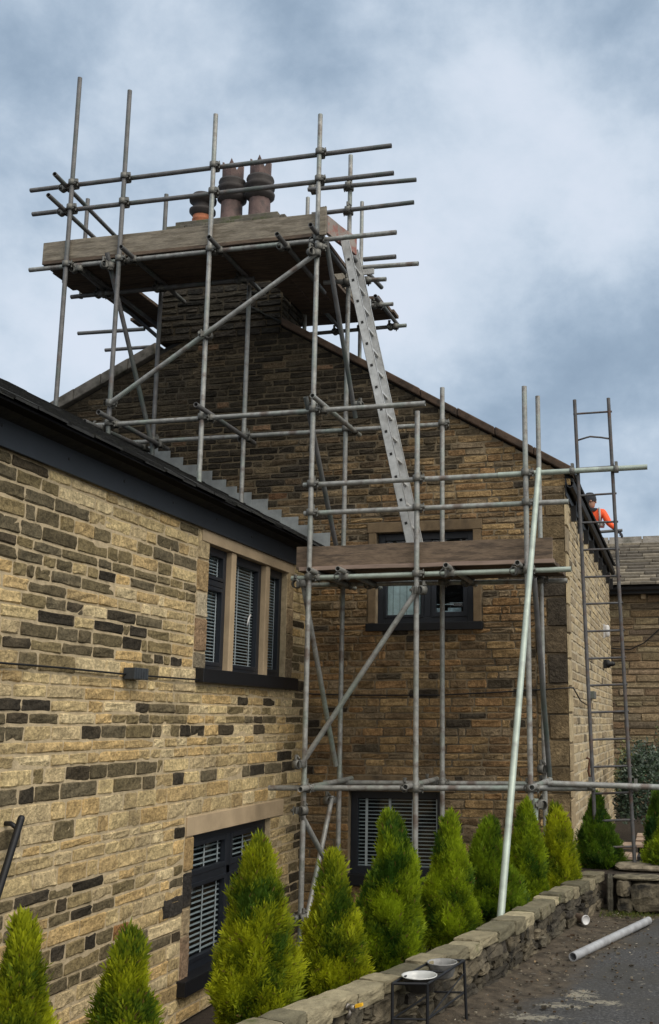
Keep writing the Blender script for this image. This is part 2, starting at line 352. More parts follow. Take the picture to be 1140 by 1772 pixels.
# driveway with its mud margin and worn pale patches (colour of the ground itself)
def drive_mat():
    m = bpy.data.materials.new('driveway_surface'); m.use_nodes = True; nt = m.node_tree; N = nt.nodes; L = nt.links; bs = N['Principled BSDF']
    bs.inputs['Roughness'].default_value = .9; bs.inputs['Specular IOR Level'].default_value = .3
    tc = N.new('ShaderNodeTexCoord')
    def noi(s, d=6, r=.6, dist=0):
        n = N.new('ShaderNodeTexNoise'); n.inputs['Scale'].default_value = s; n.inputs['Detail'].default_value = d; n.inputs['Roughness'].default_value = r
        n.inputs['Distortion'].default_value = dist; L.new(tc.outputs['Object'], n.inputs['Vector']); return n.outputs['Fac']
    def ramp(f, a, b_, c, d):
        r = N.new('ShaderNodeValToRGB'); e = r.color_ramp.elements; e[0].position = a; e[1].position = b_; e[0].color = c + (1,); e[1].color = d + (1,); L.new(f, r.inputs[0]); return r.outputs[0]
    def mix(f, a, b_):
        x = N.new('ShaderNodeMixRGB')
        for i, v in enumerate((f, a, b_)):
            if isinstance(v, (tuple, float)): x.inputs[i].default_value = v if isinstance(v, float) else v + (1,)
            else: L.new(v, x.inputs[i])
        return x.outputs[0]
    def m_(op, a, b_=None):
        n = N.new('ShaderNodeMath'); n.operation = op
        for i, x in enumerate((a, b_)):
            if x is None: continue
            if isinstance(x, (int, float)): n.inputs[i].default_value = x
            else: L.new(x, n.inputs[i])
        return n.outputs[0]
    sp = N.new('ShaderNodeSeparateXYZ'); L.new(tc.outputs['Object'], sp.inputs[0])
    tar = mix(ramp(noi(70, 3, .5), .42, .7, (0, 0, 0), (1, 1, 1)), (.045, .046, .049), (.125, .125, .128))
    tar = mix(ramp(noi(2.2, 4), .4, .65, (0, 0, 0), (1, 1, 1)), tar, (.062, .060, .056))
    mud = mix(ramp(noi(11, 7, .7), .35, .65, (0, 0, 0), (1, 1, 1)), (.035, .028, .020), (.125, .10, .072))
    # distance from the wall line  x = -.70 - .21*(8.3-y)
    dist = m_('SUBTRACT', sp.outputs[0], m_('SUBTRACT', m_('MULTIPLY', sp.outputs[1], .21), 2.443))
    dist = m_('ADD', dist, m_('MULTIPLY', m_('SUBTRACT', noi(2.6, 6, .65), .5), .55))
    c = mix(ramp(dist, .30, .46, (1, 1, 1), (0, 0, 0)), tar, mud)
    # worn pale concrete patches
    tot = None
    for (px_, py_, rx, ry) in ((-.80, 5.62, .16, .06), (-.60, 6.12, .09, .13), (-.46, 5.98, .12, .06), (-.68, 5.86, .12, .045), (-.28, 5.5, .1, .12)):
        q = m_('ADD', m_('POWER', m_('ABSOLUTE', m_('DIVIDE', m_('SUBTRACT', sp.outputs[0], px_), rx)), 2.0), m_('POWER', m_('ABSOLUTE', m_('DIVIDE', m_('SUBTRACT', sp.outputs[1], py_), ry)), 2.0))
        q = m_('SUBTRACT', 1.1, q); tot = q if tot is None else m_('MAXIMUM', tot, q)
    tot = m_('ADD', tot, m_('MULTIPLY', m_('SUBTRACT', noi(16, 8, .85, .8), .5), 11.0))
    c = mix(ramp(tot, .55, .8, (0, 0, 0), (1, 1, 1)), c, (.27, .25, .20))
    spk = ramp(noi(26, 2, .4), .70, .73, (0, 0, 0), (1, 1, 1)); c = mix(spk, c, (.16, .15, .13))
    L.new(c, bs.inputs['Base Color'])
    bp = N.new('ShaderNodeBump'); bp.inputs['Strength'].default_value = .9; bp.inputs['Distance'].default_value = .012
    L.new(m_('ADD', noi(95, 4, .7), m_('MULTIPLY', noi(12, 4), .8)), bp.inputs['Height']); L.new(bp.outputs[0], bs.inputs['Normal'])
    return m
d = MB(); nx = 90; nyy = 110
for j in range(nyy + 1):
    y = -6 + 15.1 * j / nyy
    x0 = facex(y) - .05
    for i in range(nx + 1):
        s_ = i / nx; x = x0 + (12 - x0) * s_ ** 2.2
        z = DZ + noise.noise((x * 1.1, y * 1.1, 0)) * .015 + noise.noise((x * 5, y * 5, 2)) * .006 + max(0, .22 - (x - x0)) * .12
        d.v.append((x, y, z)); d.c.append((1, 1, 1))
for j in range(nyy):
    for i in range(nx): a = j * (nx + 1) + i; d.f.append((a, a + 1, a + nx + 2, a + nx + 1)); d.sm.append(True)
struct(d.build('driveway', drive_mat()))

# ================================================================== LEFT EXTENSION
LX = -3.84
ext = thing('stone_building', 'low building of mixed pale and blackened stone with a navy fascia, filling the left side', 'building', (LX, 6, GZ))
UW = (8.12, 9.94, .42, 1.48); LW = (8.05, 9.68, -1.94, -.88)
mw = MB(); slab_wall(mw, 'x', LX, LX - .28, -3, 10.6, GZ, 1.72, [UW, LW])
mw.box((LX - .28, -3, GZ), (LX - 6, -2.7, 1.72))
ext_wall = mw.build('wall', M_MORT, ext)
TAN = [(.40, .305, .185), (.44, .35, .22), (.36, .265, .155), (.42, .30, .165), (.47, .385, .27), (.345, .27, .17), (.40, .32, .22)]
GRY = [(.145, .118, .078), (.185, .148, .092), (.105, .086, .060), (.21, .165, .10), (.125, .105, .078)]
BLK = [(.034, .029, .025), (.05, .042, .034), (.042, .036, .032), (.065, .052, .04)]
def leftcol(y, z, rr):
    dk = .10; bk = .25
    if .52 < z < 1.38 and y < 7.95: dk = .80 if z < 1.3 and y < 7.6 else .5; bk = .25 if z < 1.0 else .1
    if z > 1.15 and y < 5.9: dk = .7
    if .30 < z <= .52: dk = .35; bk = .5
    if .17 < z <= .30: dk = .18
    if -.10 < z <= .13 and y < 9.6: dk = .82 if y > 5.2 else .7; bk = .55
    if .0 < z <= .07: dk = .9
    if -.22 < z <= -.10: dk = .16
    if -.44 < z <= -.29: dk = .55 if y < 7.6 else .3; bk = .5
    if -.9 < z < -.55: dk = .10
    if -1.22 < z < -1.0 and y < 8.05: dk = .6; bk = .6
    if -1.62 < z < -1.35 and y < 8.05: dk = .62; bk = .6
    if y > 10.1: dk = .55; bk = .7
    cl = noise.noise((y * .9, z * 3.2, 4.2)); dk = max(0, min(.95, dk * (1 + 1.6 * cl))) if dk > .3 else max(0, dk * .6 + .35 * max(0, cl - .25))
    if rr.random() < dk:
        c = rr.choice(BLK) if rr.random() < bk * .62 else rr.choice(GRY)
    else:
        c = rr.choice(TAN)
        if rr.random() < .002: c = (.26, .14, .07)
    k = rr.uniform(.84, 1.12); e_ = 1.22 if c[0] > .3 else 1.05; return (c[0] * k * 1.08 * e_, c[1] * k * 1.07 * e_, c[2] * k * .90 * e_)
LH = [(UW[0] - .02, UW[1] + .02, UW[2] - .12, UW[3] + .09), (LW[0] - .0, LW[1], LW[2] - .12, LW[3] + .15), (7.90, 8.10, UW[2], UW[3] + .09), (7.9, 8.05, -1.94, -.88), (7.9, 9.99, -.885, -.73), (UW[1], 10.12, UW[2], UW[3] + .09)]
sm_ = MB()
lrows = rows_between([GZ, -2.06, -1.94, -.885, -.73, .30, .42, 1.57, 1.70], .092, var=.26)
stones(sm_, (LX, 0, 0), (0, 1, 0), (0, 0, 1), (1, 0, 0), lrows, lambda v: (1.5, 10.58), leftcol, LH, lmin=.14, lmax=.44, th=.007, rough=.005, gap=.006)
# larger jamb stones beside the openings
def jamb(mb, u0, u1, vs_, cols, org=(LX, 0, 0), U=(0, 1, 0), Nn=(1, 0, 0), jag=0):
    for i in range(len(vs_) - 1):
        e = jag * (i % 2)
        one(mb, Vector(org), Vector(U), Vector((0, 0, 1)), Vector(Nn), u0 - (e if jag > 0 else 0) + .004, u1 + .0, vs_[i] + .004, vs_[i + 1] - .004, cols[i % len(cols)], .012, .002, rnd)
jamb(sm_, 7.90, 8.115, [.42, .56, .84, 1.05, 1.32, 1.57], [(.20, .17, .12), (.28, .19, .115), (.46, .39, .27), (.35, .25, .13), (.43, .34, .2)])
jamb(sm_, 9.945, 10.12, [.42, .62, .86, 1.12, 1.57], [(.26, .20, .13), (.24, .18, .11), (.34, .25, .15), (.38, .29, .17)])
jamb(sm_, 7.9, 8.045, [-1.94, -1.62, -1.42, -1.15, -.885], [(.27, .19, .125), (.40, .31, .19), (.035, .032, .030), (.36, .25, .12)])
jamb(sm_, 7.58, 7.9, [-1.45, -1.30], [(.05, .045, .04)])
sm_.build('stonework', M_STONE, ext, fixn=False)
li = MB(); li.box((LX + .018, 7.95, 1.475), (LX - .2, 10.1, 1.575)); bevel(li.build('lintel', M_SAND, ext))
li = MB(); li.box((LX + .016, 7.91, -.882), (LX - .2, 9.98, -.735)); bevel(li.build('lintel', M_SAND, ext))
fa = MB(); fa.box((LX + .045, -3, 1.572), (LX + .018, 10.08, 1.752)); fasc = bevel(fa.build('fascia', M_FASCIA, ext), .003)
so = MB(); so.box((LX + .235, -3, 1.757), (LX - .1, 10.56, 1.772)); so.build('soffit', mat('eave_shade_board', (.004, .004, .005), .8, spec=.1), ext)  # soffit coloured near black: the shade under the eave is in its colour
for y in (5.9, 6.6, 7.35, 8.15, 8.9, 9.6, 5.2):
    sc_ = MB(); sc_.lathe((LX + .0455, y, 1.70 + rnd.uniform(-.04, .0)), [(.0001, .004), (.009, .003), (.011, 0)], 8, (1, 0, 0)); sc_.build('screw_cap', M_BLACK, fasc)

# roof: rows of slates climbing away from the eave
def slate_roof(mb, y0, y1, ex, ez, dx, dz, n, lw, th, cols, rr, dirn=-1, over=.02):
    L_ = math.hypot(dx, dz); ux, uz = dx / L_, dz / L_; st = L_ / n
    for k in range(n):
        y = y0 - rr.uniform(0, lw)
        while y < y1:
            w = lw * rr.uniform(.7, 1.3); a = max(y, y0); c = min(y + w - .006, y1)
            if c - a > .02:
                s0 = st * k - rr.uniform(0, .012); s1 = st * (k + 1) + .03
                lift = th * rr.uniform(.8, 1.3); col = rr.choice(cols); kk = rr.uniform(.75, 1.2)
                def P(s, yy, h): return (ex + ux * s - uz * h * (1 if dx > 0 else -1), yy, ez + uz * s + abs(ux) * h)
                vs = [P(s0, a, .0 + lift * .3), P(s0, c, lift * .3), P(s1, c, 0), P(s1, a, 0), P(s0, a, lift * 1.4), P(s0, c, lift * 1.4), P(s1, c, lift * .5), P(s1, a, lift * .5)]
                mb.add(vs, [(0, 3, 2, 1), (4, 5, 6, 7), (0, 1, 5, 4), (1, 2, 6, 5), (2, 3, 7, 6), (3, 0, 4, 7)], tuple(x * kk for x in col))
            y += w
rf = MB(); sl = .54
rf.prism([(LX + .22, -3, 1.775), (LX - 5.0, -3, 1.775 + 5.22 * sl), (LX - 5.0, -3, 1.60), (LX - .1, -3, 1.70)], (0, 13.55, 0))
slate_roof(rf, -3, 10.55, LX + .24, 1.785, -2.4, 2.4 * sl, 12, .28, .016, [(1, 1, 1)], rnd)
y = -3.0
while y < 10.52:
    w = rnd.uniform(.18, .36); c = min(y + w, 10.55); e_ = rnd.uniform(.235, .27); zz = rnd.uniform(-.020, -.012); h_ = rnd.uniform(.012, .02)
    for lay in (0, 1):
        rf.prism([(LX + e_ - .03 * lay, y + .004, 1.794 + zz + lay * .018), (LX + e_ - .03 * lay, y + .004, 1.794 + zz + h_ + lay * .018), (LX + .0, y + .004, 1.794 + zz + h_ + lay * .018 + (e_ - .03 * lay) * sl), (LX, y + .004, 1.794 + zz + lay * .018 + (e_ - .03 * lay) * sl)], (0, c - y - .008, 0))
    y = c
rf.build('roof', M_SLATE, ext)
# upper window of the extension
def win_frame(mb, axis, pl, u0, u1, v0, v1, bars_u=(), bars_v=(), t=.055, dep=.06, sgn=1):
    def bx(a, b_, c, d_):
        if axis == 'x': mb.box((pl, a, c), (pl - sgn * dep, b_, d_))
        else: mb.box((a, pl, c), (b_, pl + sgn * dep, d_))
    bx(u0, u0 + t, v0, v1); bx(u1 - t, u1, v0, v1); bx(u0 + t, u1 - t, v0, v0 + t); bx(u0 + t, u1 - t, v1 - t, v1)
    for q in bars_u: bx(q - t / 2, q + t / 2, v0 + t, v1 - t)
    for q, a, b_ in bars_v: bx(a, b_, q - t / 2, q + t / 2)
w1 = MB(); w1.box((LX - .27, 8.12, .42), (LX - .29, 9.76, 1.48))   # opening back edge, keeps light out of the reveal
win = thing
wu = MB()
for a, c in ((8.12, 8.60), (8.71, 9.40), (9.51, 9.94)):
    win_frame(wu, 'x', LX - .055, a, c, .43, 1.48, bars_v=[(1.17, a + .05, c - .05)] if a < 8.5 else [], t=.05 if c - a > .3 else .045, dep=.07)
    win_frame(wu, 'x', LX - .050, a + .045, c - .045, .465, 1.14 if a < 8.5 else 1.435, t=.035, dep=.05)
    if a < 8.5: win_frame(wu, 'x', LX - .050, a + .045, c - .045, 1.20, 1.435, t=.03, dep=.05)
wuo = bevel(wu.build('window', M_FRAME, ext), .004)
for a in (8.60, 9.40):
    k = MB(); k.box((LX - .003, a, .428), (LX - .14, a + .10, 1.474)); o = bevel(k.build('mullion', M_SAND, wuo), .008)
k = MB(); k.box((LX + .075, 7.96, .312), (LX - .2, 10.14, .426)); bevel(k.build('window_sill', M_BLACK, wuo), .006)
k = MB(); k.box((LX - .095, 8.13, .43), (LX - .098, 9.93, 1.47)); k.build('pane', M_GLASS, wuo)
def blind(mb, axis, pl, u0, u1, v0, v1, pitch=.028, cords=(), tilt=.5):
    z = v0 + .02
    while z < v1 - .02:
        h = .011; w = .024
        a = (pl, z)
        if axis == 'x':
            mb.box((pl - w / 2, u0, z - .0035), (pl + w / 2, u1, z + .0035))
        else:
            mb.box((u0, pl - w / 2, z - .0035), (u1, pl + w / 2, z + .0035))
        z += pitch
    for c in cords:
        if axis == 'x': mb.box((pl + .016, c - .008, v0), (pl + .019, c + .008, v1))
        else: mb.box((c - .013, pl - .019, v0), (c + .013, pl - .016, v1))
k = MB(); blind(k, 'x', LX - .115, 8.14, 8.6, .46, 1.45, cords=(8.22, 8.5), tilt=1.2); blind(k, 'x', LX - .115, 8.72, 9.39, .46, 1.45, cords=(8.95, 9.25), tilt=1.2); blind(k, 'x', LX - .115, 9.52, 9.93, .46, 1.45, cords=(9.62, 9.85), tilt=1.2)
k.build('blind', M_BLIND, wuo)
k = MB(); k.path([(LX - .085, 9.17, .88), (LX - .08, 9.175, .91), (LX - .078, 9.19, .95), (LX - .08, 9.23, .985)], .008, 6); k.build('handle', M_WHITE, wuo)
k = MB(); k.box((LX - .34, 7.9, .3), (LX - .36, 9.95, 1.6)); k.build('dark_backing', M_DARK, ext)  # near-black panel added close behind the glass to stop light leaking in
k = MB(); k.box((LX - .34, 7.9, -2.1), (LX - .36, 9.95, -.7)); k.build('dark_backing', M_DARK, ext)
# lower window
wl = MB(); win_frame(wl, 'x', LX - .05, 8.05, 9.68, -1.94, -.88, bars_u=(8.86,), bars_v=[(-1.24, 8.1, 9.63)], t=.07, dep=.07)
for a, c in ((8.12, 8.82), (8.90, 9.61)):
    win_frame(wl, 'x', LX - .044, a - .005, c + .005, -1.21, -.945, t=.04, dep=.05); win_frame(wl, 'x', LX - .044, a - .005, c + .005, -1.875, -1.27, t=.035, dep=.05)
wlo = bevel(wl.build('window', M_FRAME, ext), .004)
k = MB(); k.box((LX + .08, 7.87, -2.045), (LX - .2, 9.8, -1.932)); bevel(k.build('window_sill', M_BLACK, wlo), .006)
k = MB(); k.box((LX - .088, 8.06, -1.93), (LX - .091, 9.67, -.89)); k.build('pane', M_GLASS, wlo)
k = MB(); blind(k, 'x', LX - .108, 8.1, 8.83, -1.88, -.92, pitch=.042, cords=(8.2, 8.46, 8.72)); blind(k, 'x', LX - .108, 8.9, 9.64, -1.88, -.92, pitch=.042, cords=(8.98, 9.25, 9.55)); k.build('blind', M_BLIND, wlo)

# fixings on the extension
k = MB(); k.box((LX + .014, 6.80, .295), (LX + .10, 7.0, .375)); k.box((LX + .0, 6.83, .31), (LX + .02, 6.97, .36))
for q in range(5): k.box((LX + .1, 6.82 + q * .036, .30), (LX + .104, 6.835 + q * .036, .372))
tag(bevel(k.build('junction_box', mat('black_box', (.035, .042, .05), .6, nscale=20, namp=.4), org=(LX, 6.9, .33)), .006), 'small dark box fixed to the pale stone wall below a thin black cable', 'box')
k = MB(); k.path([(LX + .02, 1.5, .2), (LX + .03, 4, .32)] + [at_x(u, v, LX + .03) for u, v in ((0, 1147), (110, 1156), (230, 1168), (338, 1176), (430, 1184), (505, 1190))] + [(LX + .03, 10.5, .29), (LX + .06, 10.56, .285)] +
                 [at_y(u, v, 10.55) for u, v in ((617, 1203), (760, 1203), (860, 1198), (960, 1192))] + [(-1.09, 10.55, .33), (-1.055, 10.6, .33), (-1.055, 11.3, .22), (-1.055, 12.2, .18)], .007, 6)
tag(k.build('wall_cable', M_BLACK), 'thin black cable clipped across the stone walls at mid height', 'cable')
hr = thing('handrail', 'black tubular handrail end bracketed to the stone wall, at the left edge', 'handrail', (LX, 5.6, -.6))
A = at_x(36, 1418, LX + .09); B = at_x(-8, 1560, LX + .09); B2 = A + (B - A) * 3
k = MB(); k.tube(A, B2, .021, 14, 0); k.lathe(A, [(.021, -.0), (.020, .012), (.012, .022), (0, .025)], 14, (A - B)); k.build('rail', M_BLACK, hr)
k = MB(); k.path([A + (B - A) * .12, A + (B - A) * .10 + Vector((-.05, 0, .02)), A + (B - A) * .1 + Vector((-.095, 0, .02))], .014, 10); k.build('bracket', M_BLACK, hr)

# ================================================================== STONE HOUSE WITH THE GABLE
GY = 10.6; GXR, GXL = -1.1, -7.35; APX, APZ = -4.8, 4.80
def vergeR(x): return 2.56 + (GXR - x) * .592 if x > APX else vergeL(x)
def vergeL(x): return 3.64 + (x + 7.18) * .487
APX = -4.72; APZ = 2.56 + (GXR - APX) * .592
def topz(x): return 2.56 + (GXR - x) * .592 if x > APX else APZ - (APX - x) * .487
house = thing('stone_house', 'tall brown stone house whose gable end is wrapped in scaffolding, with a chimney on top', 'house', (-4.2, GY, GZ))
GU = (-3.10, -2.06, 1.0, 1.965); GL = (-3.36, -2.38, -1.50, -.69)
k = MB()
slab_wall(k, 'y', GY, GY + .3, GXL, GXR, GZ, 2.3, [GU, GL])
MGB = [(GXL, GY, 2.3), (GXR, GY, 2.3), (GXR, GY, topz(GXR) - .05), (APX, GY, APZ - .05), (GXL, GY, topz(GXL) - .05)]
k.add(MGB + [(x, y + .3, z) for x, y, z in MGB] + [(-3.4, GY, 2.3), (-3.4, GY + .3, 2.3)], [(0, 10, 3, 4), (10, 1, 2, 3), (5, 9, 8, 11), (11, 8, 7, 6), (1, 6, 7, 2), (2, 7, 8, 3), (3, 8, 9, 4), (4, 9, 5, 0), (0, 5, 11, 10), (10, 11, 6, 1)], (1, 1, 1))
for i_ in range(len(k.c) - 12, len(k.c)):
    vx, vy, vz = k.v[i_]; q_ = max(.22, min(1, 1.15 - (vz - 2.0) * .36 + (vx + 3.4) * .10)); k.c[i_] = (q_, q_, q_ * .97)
k.box((GXL, GY + .3, GZ), (GXL + .3, 17.2, 3.3)); k.box((GXL + .3, 16.9, GZ), (GXR - .3, 17.2, 2.4))
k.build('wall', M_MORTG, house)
k = MB(); k.box((GXR, GY + .302, GZ), (GXR - .3, 17.2, 2.46)); k.build('side_wall', mat('pale_mortar', (.46, .40, .29), .95, nscale=20, namp=.15, bump=.5, bscale=90), house)
GB = [(.235, .165, .090), (.20, .14, .080), (.265, .19, .105), (.18, .12, .070), (.22, .165, .10), (.16, .115, .072), (.235, .15, .08), (.19, .15, .105)]
GD = [(.062, .052, .040), (.085, .070, .050), (.050, .043, .036), (.10, .080, .055)]
def gcol(x, z, rr):
    # weathering of the old stone: soot blackened near the chimney, cleaner and browner low on the right
    t = (z - 1.7) / 2.3 - (x + 3.2) * .24; t = max(0, min(1, t)); p = .10 + .78 * t
    if rr.random() < p: c = rr.choice(GD); c = tuple(v * (1.05 - .52 * t) for v in c)
    else: c = rr.choice(GB); c = tuple(v * (1 - .58 * t) for v in c)
    if rr.random() < .01: c = (.20, .10, .05)
    if rr.random() < .02: c = (.045, .038, .032)
    kk = rr.uniform(.8, 1.25); g_ = (c[0] + c[1] + c[2]) / 3 * .95; w_ = .55 * t; c = (c[0] * (1 - w_) + g_ * 1.12 * w_, c[1] * (1 - w_) + g_ * w_, c[2] * (1 - w_) + g_ * .82 * w_); return (c[0] * kk * 1.20, c[1] * kk * 1.15, c[2] * kk * 1.02)
sg = MB()
def gspan(v):
    l = GXL if v < topz(GXL) - .1 else APX - (APZ - .1 - v) / .487
    r = GXR if v < 2.46 else GXR - (v - 2.46) / .592
    return (l, r - .0) if v > 2.4 else (GXL if v > 1.9 else LX + .0, r - .0)
HG = [(GU[0] - .09, GU[1] + .09, 1.0, 2.08), (GL[0] - .12, GL[1] + .12, -.69, -.53), (GL[0], GL[1], GL[2] - .1, GL[3]), (GU[0] - .1, GU[1] + .1, .925, 1.0), (-1.42, -1.0, GZ, 2.30)]
grows = rows_between([GZ, -1.60, -1.50, -.69, -.53, .88, 1.0, 2.08, 2.30], .080, var=.2) + rows_between([2.30, 4.75], .072, var=.2)[1:]
def gfull(v):
    a, b_ = gspan(v); return (a - (.07 if a > GXL + .01 and v > 2.4 else 0), b_ + (.07 if v > 2.4 else 0))
HG2 = [h for h in HG]
stones(sg, (0, GY, 0), (1, 0, 0), (0, 0, 1), (0, -1, 0), grows, gfull, gcol, HG2, lmin=.12, lmax=.38, th=.010, gap=.0045, rough=.006)
# quoins up the right hand corner, long and short
z = GZ; i = 0
while z < 2.28:
    h = rnd.uniform(.24, .30); h = 2.30 - z if 2.30 - z < h + .1 else h
    w = (.20, .32)[i % 2]; c = rnd.choice([(.19, .14, .08), (.17, .125, .07), (.22, .165, .095)]) if not (.35 < z < 1.3) else rnd.choice([(.10, .08, .056), (.07, .058, .044), (.13, .10, .065)])
    one(sg, Vector((0, GY, 0)), Vector((1, 0, 0)), Vector((0, 0, 1)), Vector((0, -1, 0)), GXR - w, GXR - .001, z + .005, z + h - .005, c, .02, .003, rnd)
    if w < .3: stones(sg, (0, GY, 0), (1, 0, 0), (0, 0, 1), (0, -1, 0), rows_between([z, z + h], .1), lambda v: (-1.42, GXR - w), gcol, (), lmin=.1, lmax=.14, th=.02)
    else: stones(sg, (0, GY, 0), (1, 0, 0), (0, 0, 1), (0, -1, 0), rows_between([z, z + h], .1), lambda v: (-1.42, -1.42 + .0001 if w > .31 else GXR - w), gcol, (), lmin=.05, lmax=.1, th=.02) if False else None
    z += h; i += 1
SIDE = [(.43, .35, .22), (.33, .26, .165), (.41, .335, .215), (.29, .235, .155), (.35, .295, .205), (.27, .22, .15)]
def scol(y, z, rr):
    c = rr.choice(SIDE) if rr.random() > .04 else (.14, .115, .08); kk = rr.uniform(.98, 1.18); return tuple(v * kk for v in c)
ss = MB()
stones(ss, (GXR, 0, 0), (0, 1, 0), (0, 0, 1), (1, 0, 0), rows_between([-1.6, .33, 2.36], .095), lambda v: (GY + .26, 17.18), scol, (), lmin=.18, lmax=.40, th=.006, rough=.003, gap=.008)
z = -1.6; i = 0
while z < 2.34:
    h = rnd.uniform(.24, .30); h = 2.36 - z if 2.36 - z < h + .1 else h
    one(ss, Vector((GXR, 0, 0)), Vector((0, 1, 0)), Vector((0, 0, 1)), Vector((1, 0, 0)), GY - .018, GY + .255, z + .005, z + h - .005, rnd.choice(SIDE), .014, .003, rnd); z += h
sg.build('stonework', M_STONEG, house, fixn=False)
ss.build('side_stonework', mat('side_stone', vcol=True, rough=.92, nscale=14, namp=.22, bump=.7, bscale=42, bdist=.01, spec=.2), house, fixn=False)
# window surround and windows in the gable
k = MB(); k.box((GU[0] - .10, GY - .022, 1.967), (GU[1] + .10, GY + .12, 2.075)); k.box((GU[0] - .085, GY - .020, 1.008), (GU[0] - .002, GY + .12, 1.965)); k.box((GU[1] + .002, GY - .020, 1.008), (GU[1] + .085, GY + .12, 1.965))
bevel(k.build('window_surround', M_SANDG, house), .006)
k = MB(); k.box((GL[0] - .12, GY - .02, -.688), (GL[1] + .12, GY + .12, -.535)); bevel(k.build('lintel', M_SANDG, house), .006)
k = MB(); win_frame(k, 'y', GY + .07, GU[0], GU[1], GU[2], GU[3], bars_u=(-2.56,), bars_v=[(1.62, GU[0] + .06, GU[1] - .06)], t=.075, dep=.07)
win_frame(k, 'y', GY + .062, GU[0] + .07, -2.60, 1.07, 1.59, t=.03, dep=.05); win_frame(k, 'y', GY + .062, -2.52, GU[1] - .07, 1.07, 1.59, t=.05, dep=.05)
gu = bevel(k.build('window', M_FRAME, house), .004)
k = MB(); k.box((GU[0] - .1, GY - .045, .925), (GU[1] + .1, GY + .1, 1.006)); bevel(k.build('window_sill', M_BLACK, gu), .005)
k = MB(); k.box((GU[0], GY + .10, GU[2]), (GU[1], GY + .104, GU[3])); k.build('pane', M_GLASS, gu)
k = MB()
for q in range(6): k.box((-3.02 + q * .075, GY + .12 + .004 * (q % 2), 1.05), (-2.95 + q * .075, GY + .124 + .004 * (q % 2), 1.58))
k.box((-3.02, GY + .16, 1.70), (-2.62, GY + .166, 1.86)); k.box((-2.5, GY + .16, 1.70), (-2.30, GY + .166, 1.86)); k.box((-2.22, GY + .16, 1.70), (-2.12, GY + .166, 1.88))
k.build('blind', mat('grey_blind', (.62, .72, .74), .7), gu)
k = MB()
for (a, c, e, f_) in ((-2.5, -2.36, 1.10, 1.14), (-2.5, -2.43, 1.14, 1.17), (-2.36, -2.22, 1.10, 1.17), (-2.34, -2.2, 1.22, 1.225), (-2.48, -2.3, 1.205, 1.212), (-2.175, -2.115, 1.10, 1.155), (-2.175, -2.115, 1.18, 1.225)): k.box((a, GY + .15, e), (c, GY + .16, f_))
k.build('window_item', mat('pale_items', (.45, .55, .62), .5, nscale=20, namp=.35), gu)
k = MB(); win_frame(k, 'y', GY + .07, GL[0], GL[1], GL[2], GL[3], t=.075, dep=.07, bars_u=()); gl = bevel(k.build('window', M_FRAME, house), .004)
k = MB(); k.box((GL[0] - .06, GY - .06, GL[2] - .1), (GL[1] + .06, GY + .1, GL[2] + .006)); bevel(k.build('window_sill', M_BLACK, gl), .005)
k = MB(); k.box((GL[0], GY + .10, GL[2]), (GL[1], GY + .104, GL[3])); k.build('pane', M_GLASS, gl)
k = MB(); blind(k, 'y', GY + .12, GL[0] + .05, GL[1] - .05, GL[2] + .05, GL[3] + .02, pitch=.036, cords=(-3.20, -2.955, -2.71, -2.46)); k.box((GL[0] + .05, GY + .108, GL[2] + .06), (GL[1] - .05, GY + .132, GL[2] + .085)); k.build('blind', M_BLIND, gl)
k = MB(); k.box((-3.7, GY + .42, .8), (-1.8, GY + .44, 2.1)); k.build('dark_backing', M_DARK, house)  # added dark panels backing the gable windows, so no light leaks through
k = MB(); k.box((-3.7, GY + .42, -1.7), (-2.2, GY + .44, -.5)); k.build('dark_backing', M_DARK, house)
# verge copings: slabs along both slopes
def verge(x0, x1, m, name, th=.10, n=7):
    mb = MB()
    for i in range(n):
        a = x0 + (x1 - x0) * i / n; c = x0 + (x1 - x0) * (i + 1) / n; g_ = (c - a) * .006
        j = rnd.uniform(-.008, .008)
        mb.prism([(a + g_, GY - .07, topz(a) - .03 + j), (c - g_, GY - .07, topz(c) - .03 + j), (c - g_, GY - .07, topz(c) + th + j), (a + g_, GY - .07, topz(a) + th + j)], (0, .34, 0))
    return bevel(mb.build(name, m, house), .012)
verge(GXR + .10, -4.235, M_COPER, 'verge_coping', .06, 8)
verge(-5.765, GXL - .1, M_COPE, 'verge_coping', .11, 5)
k = MB()
k.prism([(GXR + .09, GY + .02, 2.46), (APX, GY + .02, topz(APX) + .02), (APX, GY + .02, topz(APX) - .06), (GXR + .09, GY + .02, 2.42)], (0, 6.7, 0))
k.prism([(GXL - .1, GY + .02, topz(GXL) - .04), (APX, GY + .02, topz(APX) + .02), (APX, GY + .02, topz(APX) - .06), (GXL - .1, GY + .02, topz(GXL) - .12)], (0, 6.7, 0))
slate_roof(k, GY - .05, 17.3, GXR + .10, 2.49, -3.72, 3.72 * .592, 16, .35, .02, [(1, 1, 1)], rnd)
k.build('roof', M_SLATE, house)
# gutter along the right hand eave with its brackets
k = MB(); gz = 2.40
prof = [(.0, .0), (.015, -.045), (.042, -.06), (.070, -.045), (.085, .0), (.076, .0), (.062, -.036), (.042, -.048), (.02, -.035), (.009, 0)]
k.prism([(GXR + .026 + a, GY - .08, gz + z_) for a, z_ in prof], (0, 6.75, 0)); gut = k.build('gutter', M_BLACK, house)
k = MB(); k.box((GXR + .012, GY - .04, gz - .13), (GXR + .025, 17.2, gz + .05)); k.build('eave_board', M_BLACK, house)
for q in range(9):
    k = MB(); y = GY + .5 + q * .75
    k.box((GXR + .014, y - .025, gz - .30), (GXR + .07, y + .025, gz - .131)); k.box((GXR + .07, y - .01, gz - .26), (GXR + .075, y + .01, gz - .08)); k.build('bracket', M_BLACK, gut)
